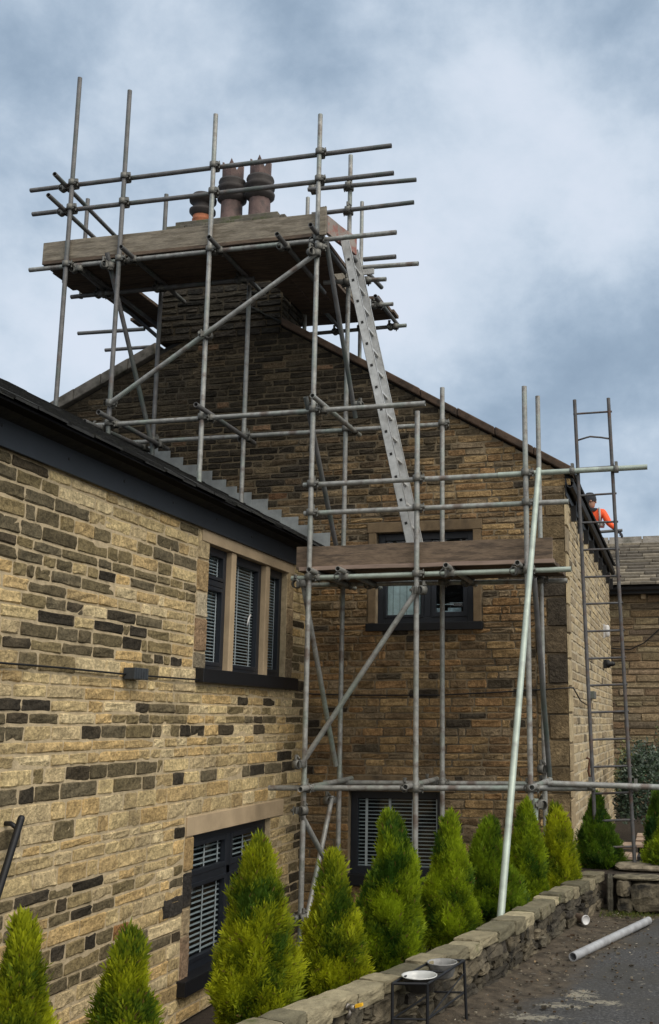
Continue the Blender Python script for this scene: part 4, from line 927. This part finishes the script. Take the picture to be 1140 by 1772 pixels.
# cross wall at the end of the drive
cw = thing('cross_wall', 'short rough stone wall closing the far end of the driveway, of large blocks', 'wall', (0, 8.8, DZ))
c1 = MB(); c2 = MB(); core = MB(); core.box((-.62, 8.80, DZ - .1), (3.6, 8.94, -1.22)); core.build('core', M_SOIL, cw)
rock(c1, (-.62, 8.73, -1.32), (1, 0, 0), (0, 1, 0), up, .05, .14, .30, (.07, .065, .05), 900, .10, 4)
x = -.56
for (w, z0, z1) in ((.13, -1.47, -1.24), (.30, -1.43, -1.22), (.12, -1.34, -1.25), (.16, -1.44, -1.34)): pass
for (xa, xb, z0, z1) in ((-.57, -.46, -1.33, -1.21), (-.57, -.44, -1.46, -1.33), (-.46, -.19, -1.44, -1.22), (-.18, -.04, -1.28, -1.21), (-.19, .02, -1.37, -1.29), (-.18, .08, -1.45, -1.38), (-.03, .2, -1.29, -1.2)):
    kk = rnd.uniform(.8, 1.2); rock(c1, ((xa + xb) / 2, 8.76, (z0 + z1) / 2), (1, 0, 0), (0, 1, 0), up, (xb - xa) * .98, .24, (z1 - z0) * .98, tuple(v * kk for v in rnd.choice(RC[:3])), sd_, .2, 4); sd_ += 1
x = .08
while x < 3.5:
    w = rnd.uniform(.15, .3)
    for z0, z1 in ((-1.46, -1.38), (-1.38, -1.29), (-1.29, -1.21)): rock(c1, (x + w / 2, 8.76, (z0 + z1) / 2), (1, 0, 0), (0, 1, 0), up, w, .24, z1 - z0, tuple(v * rnd.uniform(.7, 1.2) for v in rnd.choice(RC)), sd_, .25, 4); sd_ += 1
    x += w
for (xa, xb, dz) in ((-.60, -.23, 0), (-.21, .0, .01), (.0, .3, -.005), (.3, .7, 0), (.7, 1.0, .01), (1, 1.4, 0), (1.4, 1.9, .005), (1.9, 2.4, 0), (2.4, 3, 0), (3, 3.6, 0)):
    rock(c2, ((xa + xb) / 2, 8.79, -1.195 + dz), (1, 0, 0), (0, 1, 0), up, (xb - xa) * .98, .20, .032, (.17, .15, .105), sd_, .12, 4); sd_ += 1
c1.build('stonework', M_ROCK, cw); c2.build('coping', M_ROCK, cw)
k = MB(); rock(k, (-.33, 9.25, -1.17), (1, 0, 0), (0, 1, 0), up, .55, .34, .05, (.24, .205, .15), 1234, .1, 4); tag(k.build('stone_slab', M_ROCK, org=(-.33, 9.25, -1.17)), 'flat stone slab behind the cross wall, under the foot of the steel ladder', 'slab')

# steps of pale planks behind
st = thing('wooden_steps', 'pale plank steps half hidden between the end conifers', 'steps', (-.5, 11, -1.2))
def pl(u0, v0, u1, v1, Y, dy, lift=0):
    a = at_y(u0, v1, Y); b_ = at_y(u1, v1, Y); t_ = at_y(u0, v0, Y + dy)
    n = 3
    for i in range(n):
        k = MB(); y0 = Y + dy * i / n; y1 = Y + dy * (i + 1) / n - .008; z = a.z + lift * i / n
        k.box((a.x, y0, z - .03), (b_.x + .02, y1, z)); bevel(k.build('plank', M_WOODP, st), .004)
pl(1068, 1466, 1098, 1482, 10.6, .4); pl(1066, 1452, 1096, 1463, 11.2, .35); pl(1098, 1437, 1119, 1461, 10.9, .7, .06)
k = MB(); k.box((-.72, 10.64, -1.3), (-.42, 10.9, -1.26)); k.box((-.50, 11.0, -1.4), (-.30, 11.5, -1.19)); k.build('carcass', M_DARK, st)

# ================================================================== FOLIAGE
def conifer_mesh(h, R_, seed, n, green=(.10, .16, .012)):
    n = int(n * 2.3)
    R_ = R_ * .89 - .004; rs = np.random.RandomState(seed); NB = 9; ex = rs.uniform(.58, .80)
    t = rs.beta(1.05, 1.55, n)
    nz = lambda a, tt: noise.noise((math.cos(a) * 1.6 + seed, math.sin(a) * 1.6, tt * 5.5))
    ang = rs.uniform(0, 2 * np.pi, n)
    bul = np.array([nz(a, q) for a, q in zip(ang, t)])
    prof = R_ * np.minimum(1.0, (1 - t) ** ex * 1.12) * np.minimum(1, .80 + t * 1.8)
    rad = prof * (1 + .42 * bul) * (rs.uniform(.25, 1, n) ** .42) * (1 + .10 * np.abs(rs.normal(0, 1, n)) * (rs.rand(n) < .3))
    lean = np.array([noise.noise((q * 2.2 + seed * 3, 1, seed)) for q in t]) * R_ * .25
    base = np.stack([np.cos(ang) * rad + lean, np.sin(ang) * rad, t * h * .95], 1)
    ou = np.stack([np.cos(ang), np.sin(ang), np.zeros(n)], 1)
    d = ou * rs.uniform(.25, .85, (n, 1)) * (1.05 - .85 * t)[:, None] + np.array([[0, 0, 1.0]]) * rs.uniform(.45, 1.1, (n, 1)) + rs.normal(0, .18, (n, 3)) * (1.1 - .75 * t)[:, None]; d /= np.linalg.norm(d, axis=1)[:, None]
    tg = np.cross(d, ou + rs.normal(0, .7, (n, 3))); tg /= np.linalg.norm(tg, axis=1)[:, None]
    L_ = (.040 + .050 * rs.rand(n)) * (1.0 + .25 * (t > .86))
    clump = np.array([noise.noise((b[0] * 9 + seed, b[1] * 9, b[2] * 7)) for b in base])
    V = []; Fc = []; Cc = []
    for b_ in range(NB):
        s = b_ / (NB - 1); side = (b_ % 2) * 2 - 1
        if b_ == NB - 1: side = 0
        st_ = base + d * (L_ * s * .75)[:, None]
        dr = d * .8 + tg * ((side * .62) * (1.05 - .6 * t))[:, None] + rs.normal(0, .12, (n, 3)); dr /= np.linalg.norm(dr, axis=1)[:, None]
        ln = L_ * (.62 - .28 * s) * rs.uniform(.8, 1.2, n); wd = ln * .085 + .0010
        wv = np.cross(dr, np.cross(tg, d)); wv /= (np.linalg.norm(wv, axis=1)[:, None] + 1e-9)
        p0 = st_; p1 = st_ + dr * (ln * .5)[:, None] + wv * wd[:, None]; p2 = st_ + dr * ln[:, None]; p3 = st_ + dr * (ln * .5)[:, None] - wv * wd[:, None]
        V.append(np.stack([p0, p1, p2, p3], 1))
        g_ = np.clip(.5 + clump * 1.1 + rs.normal(0, .13, n) + (s - .5) * .35, 0, 1)[:, None]
        c0 = np.array([[green[0] * .22, green[1] * .38, green[2] * .9]]); c1_ = np.array([[green[0] * 1.55, green[1] * 1.40, green[2] * 1.2]])
        c = c0 + (c1_ - c0) * g_; brown = (rs.rand(n) < .02)[:, None]; c = np.where(brown, np.array([[.20, .14, .04]]), c)
        Cc.append(np.repeat(c[:, None, :], 4, 1))
    V = np.concatenate(V).reshape(-1, 3); Cc = np.concatenate(Cc).reshape(-1, 3); m = len(V) // 4
    me = bpy.data.meshes.new('foliage'); me.vertices.add(len(V)); me.vertices.foreach_set('co', V.ravel().astype('f'))
    me.loops.add(4 * m); me.loops.foreach_set('vertex_index', np.arange(4 * m, dtype='i')); me.polygons.add(m)
    me.polygons.foreach_set('loop_start', np.arange(0, 4 * m, 4, dtype='i')); me.polygons.foreach_set('loop_total', np.full(m, 4, 'i'))
    at = me.color_attributes.new('col', 'FLOAT_COLOR', 'POINT'); at.data.foreach_set('color', np.concatenate([Cc, np.ones((len(Cc), 1))], 1).astype('f').ravel())
    me.materials.append(M_LEAF); me.update(); me.validate(); return me
def conifer(x, y, zb, ztop, R_, seed, n, label, green=(.10, .16, .012)):
    r = thing('conifer', label, 'conifer', (x, y, zb), 'conifers planted in a row along the low wall')
    h = ztop - zb
    o = bpy.data.objects.new('foliage', conifer_mesh(h, R_, seed, n, green)); C.objects.link(o); o.parent = r
    k = MB(); k.tube((x, y, zb - .02), (x + .01, y, zb + h * .8), .014, 8, 0, r2=.004); 
    rs = random.Random(seed)
    for i in range(14):
        z = zb + h * (.05 + .05 * i); a = rs.uniform(0, 6.28); q = R_ * .7 * (1 - i / 16)
        k.tube((x, y, z), (x + math.cos(a) * q, y + math.sin(a) * q, z + q * 1.2), .005, 5, 0, r2=.0015)
    k.build('trunk', M_BARK, r)
def tree_at(u, vtop, y, x=None, zb=-1.34, wpx=100, **kw):
    p = at_y(u, vtop, y); r = wpx / 2 / FPX * (Vector((p.x, y, 0)).length) * 1.0
    conifer(p.x, y, zb, p.z - .025, r, **kw)
G1 = (.27, .325, .012); G2 = (.20, .29, .012); G3 = (.14, .23, .012); G4 = (.085, .165, .012)
tree_at(42, 1592, 3.35, wpx=104, seed=1, n=2600, label='short yellow-green conifer at the bottom left corner of the picture', green=G1)
tree_at(225, 1618, 3.8, wpx=108, seed=2, n=2600, label='short bright conifer between the bottom left corner conifer and the tallest one', green=G1)
tree_at(447, 1450, 4.7, wpx=140, seed=3, n=4200, label='tallest and widest conifer, standing before the lower window of the left building', green=G1)
tree_at(577, 1476, 5.25, wpx=114, seed=4, n=3600, label='conifer beside the foot of the scaffold corner, second right of the lower left window', green=G1)
tree_at(676, 1404, 5.9, wpx=114, seed=5, n=3600, label='pointed conifer before the left half of the lower gable window', green=G2)
tree_at(777, 1408, 6.65, wpx=102, seed=6, n=3400, label='broad conifer at the right edge of the lower gable window', green=G2)
tree_at(846, 1418, 7.4, wpx=96, seed=7, n=3000, label='conifer immediately left of the foot of the leaning green tube', green=G3)
tree_at(910, 1386, 8.0, wpx=78, seed=8, n=2800, label='narrow conifer just right of the leaning green tube', green=G2)
tree_at(962, 1394, 8.46, wpx=72, seed=9, n=2600, label='slim conifer in front of the corner of the house', green=G1)
tree_at(1032, 1376, 9.35, wpx=68, seed=10, n=2800, zb=-1.21, label='dark green conifer left of the foot of the steel ladder', green=G4)
tree_at(1138, 1366, 10.1, wpx=56, seed=12, n=2600, zb=-1.5, label='dark conifer at the right edge, rear one of the two there', green=G4)
tree_at(1152, 1418, 9.3, wpx=66, seed=13, n=2200, zb=-1.2, label='lighter conifer cut off by the right edge of the picture', green=G2)
def bush(x, y, z, rx, ry, rz, n, seed, label, cols):
    rs = random.Random(seed); r = thing('bush', label, 'bush', (x, y, z)); k = MB()
    for i in range(n):
        a = rs.uniform(0, 6.28); b_ = math.acos(rs.uniform(-.3, 1)); q = rs.uniform(.35, 1) ** .5 * (1 + .3 * noise.noise((a * 1.3, b_ * 2, seed)))
        c = Vector((x + rx * q * math.sin(b_) * math.cos(a), y + ry * q * math.sin(b_) * math.sin(a), z + rz * q * math.cos(b_) + rz * .3))
        d1 = Vector((rs.uniform(-1, 1), rs.uniform(-1, 1), rs.uniform(-.6, 1))).normalized(); d2 = d1.orthogonal().normalized(); L_ = rs.uniform(.03, .06)
        kk = rs.uniform(.6, 1.5); k.add([c, c + d1 * L_ * .5 + d2 * L_ * .25, c + d1 * L_, c + d1 * L_ * .5 - d2 * L_ * .25], [(0, 1, 2, 3)], tuple(v * kk for v in rs.choice(cols)))
    k.build('foliage', M_LEAFD, r, fixn=False)
    k = MB()
    for i in range(6): a = rs.uniform(0, 6.28); k.tube((x, y, z - .15), (x + rx * .6 * math.cos(a), y + ry * .6 * math.sin(a), z + rz * .8), .012, 6, 0, r2=.004)
    k.build('trunk', M_BARK, r)
DKC = [(.022, .045, .022), (.030, .055, .028), (.016, .032, .020), (.05, .075, .05)]
bush(-.46, 12.6, -1.1, .36, .5, .66, 6500, 31, 'dark glossy evergreen bush behind the plank steps', DKC)
bush(.05, 14.2, -1.0, .5, .5, .95, 3200, 32, 'tall dark bush against the far building at the right', DKC + [(.07, .08, .02)])
bush(-.80, 15.0, -1.0, .18, .4, .55, 700, 33, 'thin yellowish bush beside the end of the side wall', [(.10, .11, .02), (.05, .07, .02)])
# weeds and fallen debris
k = MB(); rs = random.Random(5)
for i in range(900):
    if i < 520: cx, cy = rs.gauss(-.48, .13), 8.55 + rs.gauss(0, .07); cx = max(cx, -.68); z = DZ + .01
    else: s = rs.random(); cy = 3 + s * 5.6; cx = facex(cy) - .28 + rs.gauss(0, .03); z = -1.27
    h = rs.uniform(.008, .03) if i < 520 else rs.uniform(.02, .06); a = rs.uniform(0, 6.28); w = .003; dx, dy = math.cos(a) * w, math.sin(a) * w; lx, ly = rs.uniform(-.6, .6) * h, rs.uniform(-.6, .6) * h
    k.add([(cx - dx, cy - dy, z), (cx + dx, cy + dy, z), (cx + lx, cy + ly, z + h)], [(0, 1, 2)], rs.choice([(.10, .13, .02), (.14, .15, .03), (.06, .09, .02)]))
o = k.build('weeds', M_LEAF, fixn=False); o['kind'] = 'stuff'; o['label'] = 'tufts of weeds along the stone walls'; o['category'] = 'weeds'
k = MB(); rs = random.Random(6)
for i in range(800):
    cy = rs.uniform(3.5, 8.6); off_ = abs(rs.gauss(.0, .42)) + .02; cx = facex(cy) + off_; s = rs.uniform(.002, .010) * (1.8 if rs.random() < .08 else 1)
    rock(k, (cx, cy, DZ + s * .3 + .012), (1, 0, 0), (0, 1, 0), up, s * 2, s * 1.5, s, rs.choice([(.12, .105, .08), (.07, .06, .045), (.24, .21, .16), (.06, .04, .025)]), i, .3, 1)
o = k.build('rubble', M_ROCK, fixn=False); o['kind'] = 'stuff'; o['label'] = 'small stones and debris strewn on the driveway beside the wall'; o['category'] = 'rubble'

k = MB(); rs = random.Random(9)
for i in range(260):
    cy = rs.uniform(3.8, 8.7); cx = facex(cy) + abs(rs.gauss(0, .35)) + .05; a = rs.uniform(0, 6.28); L_ = rs.uniform(.008, .024); w = L_ * rs.uniform(.25, .6); u_ = Vector((math.cos(a), math.sin(a), rs.uniform(-.2, .4))); v_ = Vector((-math.sin(a), math.cos(a), rs.uniform(-.3, .3))); c = Vector((cx, cy, DZ + .018 + max(0, .22 - (cx - facex(cy))) * .12))
    k.add([c, c + u_ * L_ * .5 + v_ * w * .5, c + u_ * L_, c + u_ * L_ * .5 - v_ * w * .5], [(0, 1, 2, 3)], rs.choice([(.20, .11, .045), (.28, .19, .09), (.12, .07, .03), (.35, .31, .24)]))
o = k.build('fallen_leaves', M_LEAFD, fixn=False); o['kind'] = 'stuff'; o['label'] = 'fallen brown leaves scattered on the driveway edge'; o['category'] = 'leaves'
# ================================================================== METAL STAND WITH BOWLS
sx = thing('metal_stand', 'black metal frame stand holding white bowls, against the low wall', 'stand', (-1.1, 5.2, DZ))
zt = -1.17
c_fl = at_z(679, 1702, zt); c_fr = at_z(739.5, 1703, zt); c_br = at_z(802.6, 1662, zt); c_bl = at_z(750, 1661, zt)
k = MB()
for a, c in ((c_fl, c_fr), (c_fr, c_br), (c_br, c_bl), (c_bl, c_fl)):
    k.tube(a, c, .0065, 8, 0)
k.build('top_frame', M_BLACK, sx)
zl = DZ + .13
k = MB(); lo = [Vector((c.x, c.y, zl)) for c in (c_fl, c_fr, c_br, c_bl)]
for i in range(4): k.tube(lo[i], lo[(i + 1) % 4], .005, 8, 0)
k.tube(lo[1], Vector((c_br.x, c_br.y, zt - .06)), .004, 6, 0)
m_ = (c_fl + c_bl) / 2; n_ = (c_fr + c_br) / 2; k.tube(m_, n_, .005, 8, 0); k.build('lower_frame', M_BLACK, sx)
for c in (c_fl, c_fr, c_br, c_bl):
    k = MB(); k.tube(c, (c.x + (.012 if c is c_br else 0), c.y, DZ + .005), .0075, 8, 0); k.build('leg', M_BLACK, sx)
def bowl(c, r, label, m):
    k = MB(); k.lathe(c, [(r * 1.08, .006), (r * 1.08, .010), (r, .008), (r * .93, -.01), (r * .7, -.05), (r * .45, -.055), (0, -.055)], 28)
    k.lathe(c, [(r * 1.08, .006), (r * 1.0, -.002), (r * .78, -.056), (r * .5, -.068), (0, -.068)], 28, col=(.03, .03, .03))
    return tag(k.build('bowl', m, org=c), label, 'bowl')
bc = (c_fl + c_fr) / 2 + (c_bl - c_fl) * .22; bowl(bc + Vector((0, 0, .006)), .078, 'white enamel bowl resting in the near end of the black metal stand', M_ENAMEL)
bc = (c_fl + c_fr) / 2 + (c_bl - c_fl) * .80; bowl(bc + Vector((0, 0, .004)), .070, 'darker white-rimmed bowl resting in the far end of the black metal stand', mat('dirty_enamel', (.22, .22, .22), .5, nscale=15, namp=.5))
# tap with the yellow handle
tp = thing('garden_tap', 'garden tap with a yellow lever fixed to the near end of the low wall', 'tap', at_x(612, 1742, -1.44))
p = at_x(612, 1742, -1.43)
k = MB(); k.path([p + Vector((-.05, .05, -.02)), p + Vector((-.02, -.01, 0)), p + Vector((.01, -.02, 0))], .009, 8); k.lathe(p + Vector((-.0, -.02, -.012)), [(.0, 0), (.013, 0), (.013, .024), (0, .024)], 10); k.path([p + Vector((-.005, -.02, 0)), p + Vector((-.01, -.03, -.025)), p + Vector((-.02, -.03, -.045))], .008, 8); k.lathe(p + Vector((-.03, 0, -.002)), [(0, 0), (.016, 0), (.016, .012), (0, .012)], 6, (1, -.5, 0))
k.build('valve', mat('brass_dull', (.22, .20, .18), .4, .7, nscale=40, namp=.4), tp)
k = MB(); k.obox(p + Vector((.014, -.02, .008)), p + Vector((.045, -.02, .016)), (0, 1, 0), .02, .012); k.build('lever', M_YEL, tp)

# ================================================================== PERSON ON THE ROOF
def person():
    Y = 15.0; hz = bpy.data.objects.new
    J = {}
    hip = Vector((-1.42, 15.05, 2.72)); chest = at_y(1030, 897, Y); neck = at_y(1025, 881, Y); head = at_y(1020.5, 868, Y); 
    hip = chest + Vector((-.16, .05, -.42)) ; 
    sh_r = at_y(1044, 887, Y - .03); el_r = at_y(1053, 905, Y - .08); wr_r = at_y(1065, 915.5, Y - .12)
    sh_l = chest + Vector((-.16, .05, .10)); el_l = sh_l + Vector((-.12, -.05, -.22)); wr_l = el_l + Vector((.02, -.2, -.12))
    kn_r = hip + Vector((.02, -.28, -.12)); ft_r = kn_r + Vector((-.08, .34, -.07)); kn_l = hip + Vector((-.22, -.26, -.06)); ft_l = kn_l + Vector((-.1, .34, -.02))
    V = [hip, (hip + chest) / 2, chest, neck, sh_r, el_r, wr_r, sh_l, el_l, wr_l, kn_r, ft_r, kn_l, ft_l]
    E = [(0, 1), (1, 2), (2, 3), (2, 4), (4, 5), (5, 6), (2, 7), (7, 8), (8, 9), (0, 10), (10, 11), (0, 12), (12, 13)]
    Rr = [.15, .14, .135, .055, .070, .052, .036, .065, .048, .035, .08, .05, .08, .05]
    def skin(V, E, Rr, name, m, parent, root=0):
        me = bpy.data.meshes.new(name); me.from_pydata([tuple(v - org) for v in V], E, []); o = bpy.data.objects.new(name, me); C.objects.link(o)
        md = o.modifiers.new('skin', 'SKIN'); md.use_smooth_shade = True; sv = me.skin_vertices[0].data if me.skin_vertices else None
        if sv is None:
            bpy.context.view_layer.objects.active = o; bpy.ops.mesh.customdata_skin_add(); sv = me.skin_vertices[0].data
        for i, r_ in enumerate(Rr): sv[i].radius = (r_, r_ * .92)
        sv[root].use_root = True
        s2 = o.modifiers.new('sub', 'SUBSURF'); s2.levels = s2.render_levels = 2
        me.materials.append(m); o.parent = parent; return o
    org = hip.copy()
    pr = thing('person', 'person in an orange hi-vis jacket and black hat leaning over the roof edge', 'person', org)
    skin(V, E, Rr, 'body', M_ORANGE, pr)
    k = MB(); hc = head
    prof_ = [(0, -.115), (.05, -.105), (.07, -.07), (.08, -.02), (.084, .03), (.07, .08), (.04, .105), (0, .112)]
    k.lathe(hc, prof_, 20); k.tube(hc + Vector((0, 0, -.15)), hc + Vector((0, 0, -.06)), .052, 14, 0)
    k.lathe(hc + Vector((.02, -.085, -.01)), [(.016, 0), (.012, .02), (0, .028)], 8, (.2, -1, 0)); k.lathe(hc + Vector((.082, 0, -.01)), [(.02, 0), (.018, .012), (0, .014)], 8, (1, 0, 0)); k.lathe(hc + Vector((-.082, 0, -.01)), [(.02, 0), (.018, .012), (0, .014)], 8, (-1, 0, 0))
    k.build('head', M_SKIN, pr)
    k = MB(); k.lathe(hc, [(.094, -.01), (.098, .03), (.088, .08), (.05, .125), (0, .135)], 20); k.build('hat', M_NAVYC, pr)
    k = MB(); k.lathe(neck + Vector((0, 0, -.035)), [(.085, 0), (.088, .03), (.07, .05)], 16, (.1, -.1, 1)); k.build('collar', M_NAVYC, pr)
    k = MB()
    for t_ in (0,): 
        q = chest + Vector((.03, 0, .0)); k.lathe(chest + Vector((-.02, 0, -.10)), [(.150, 0), (.150, .05)], 24, (.25, 0, 1))
        k.path([chest + Vector((.06, -.10, -.16)), chest + Vector((.075, -.135, 0)), chest + Vector((.07, -.11, .10)), chest + Vector((.06, -.03, .14))], .016, 8)
    k.build('reflective_band', M_REFL, pr)
    # gloved hand: palm, four fingers of different length, thumb
    hd = (wr_r - el_r).normalized(); sp = hd.cross(Vector((0, 0, 1))).normalized(); dn = Vector((0, 0, -1))
    k = MB(); k.obox(wr_r - hd * .01, wr_r + hd * .085, sp, .08, .034)
    for i, L_ in enumerate((.055, .065, .06, .045)):
        a = wr_r + hd * .08 + sp * ((i - 1.5) * .021); k.path([a, a + hd * L_ * .55, a + hd * L_ * .8 + dn * L_ * .45, a + hd * L_ * .55 + dn * L_ * .85], .0095, 7)
    a = wr_r + hd * .03 + sp * .04; k.path([a, a + sp * .022 + hd * .025, a + sp * .015 + hd * .05 + dn * .025], .011, 7)
    gl_ = k.build('glove', M_NAVYC, pr)
    k = MB(); k.tube(at_y(1038, 920.5, Y - .12), at_y(1077, 917.5, Y - .12), .022, 10, 0); o = tag(k.build('dark_bar', M_STEELD, org=at_y(1058, 919, Y - .12)), 'dark horizontal bar under the hand of the person at the roof edge', 'bar')
person()
print('objects', len(bpy.data.objects), 'couplers', ncoup)
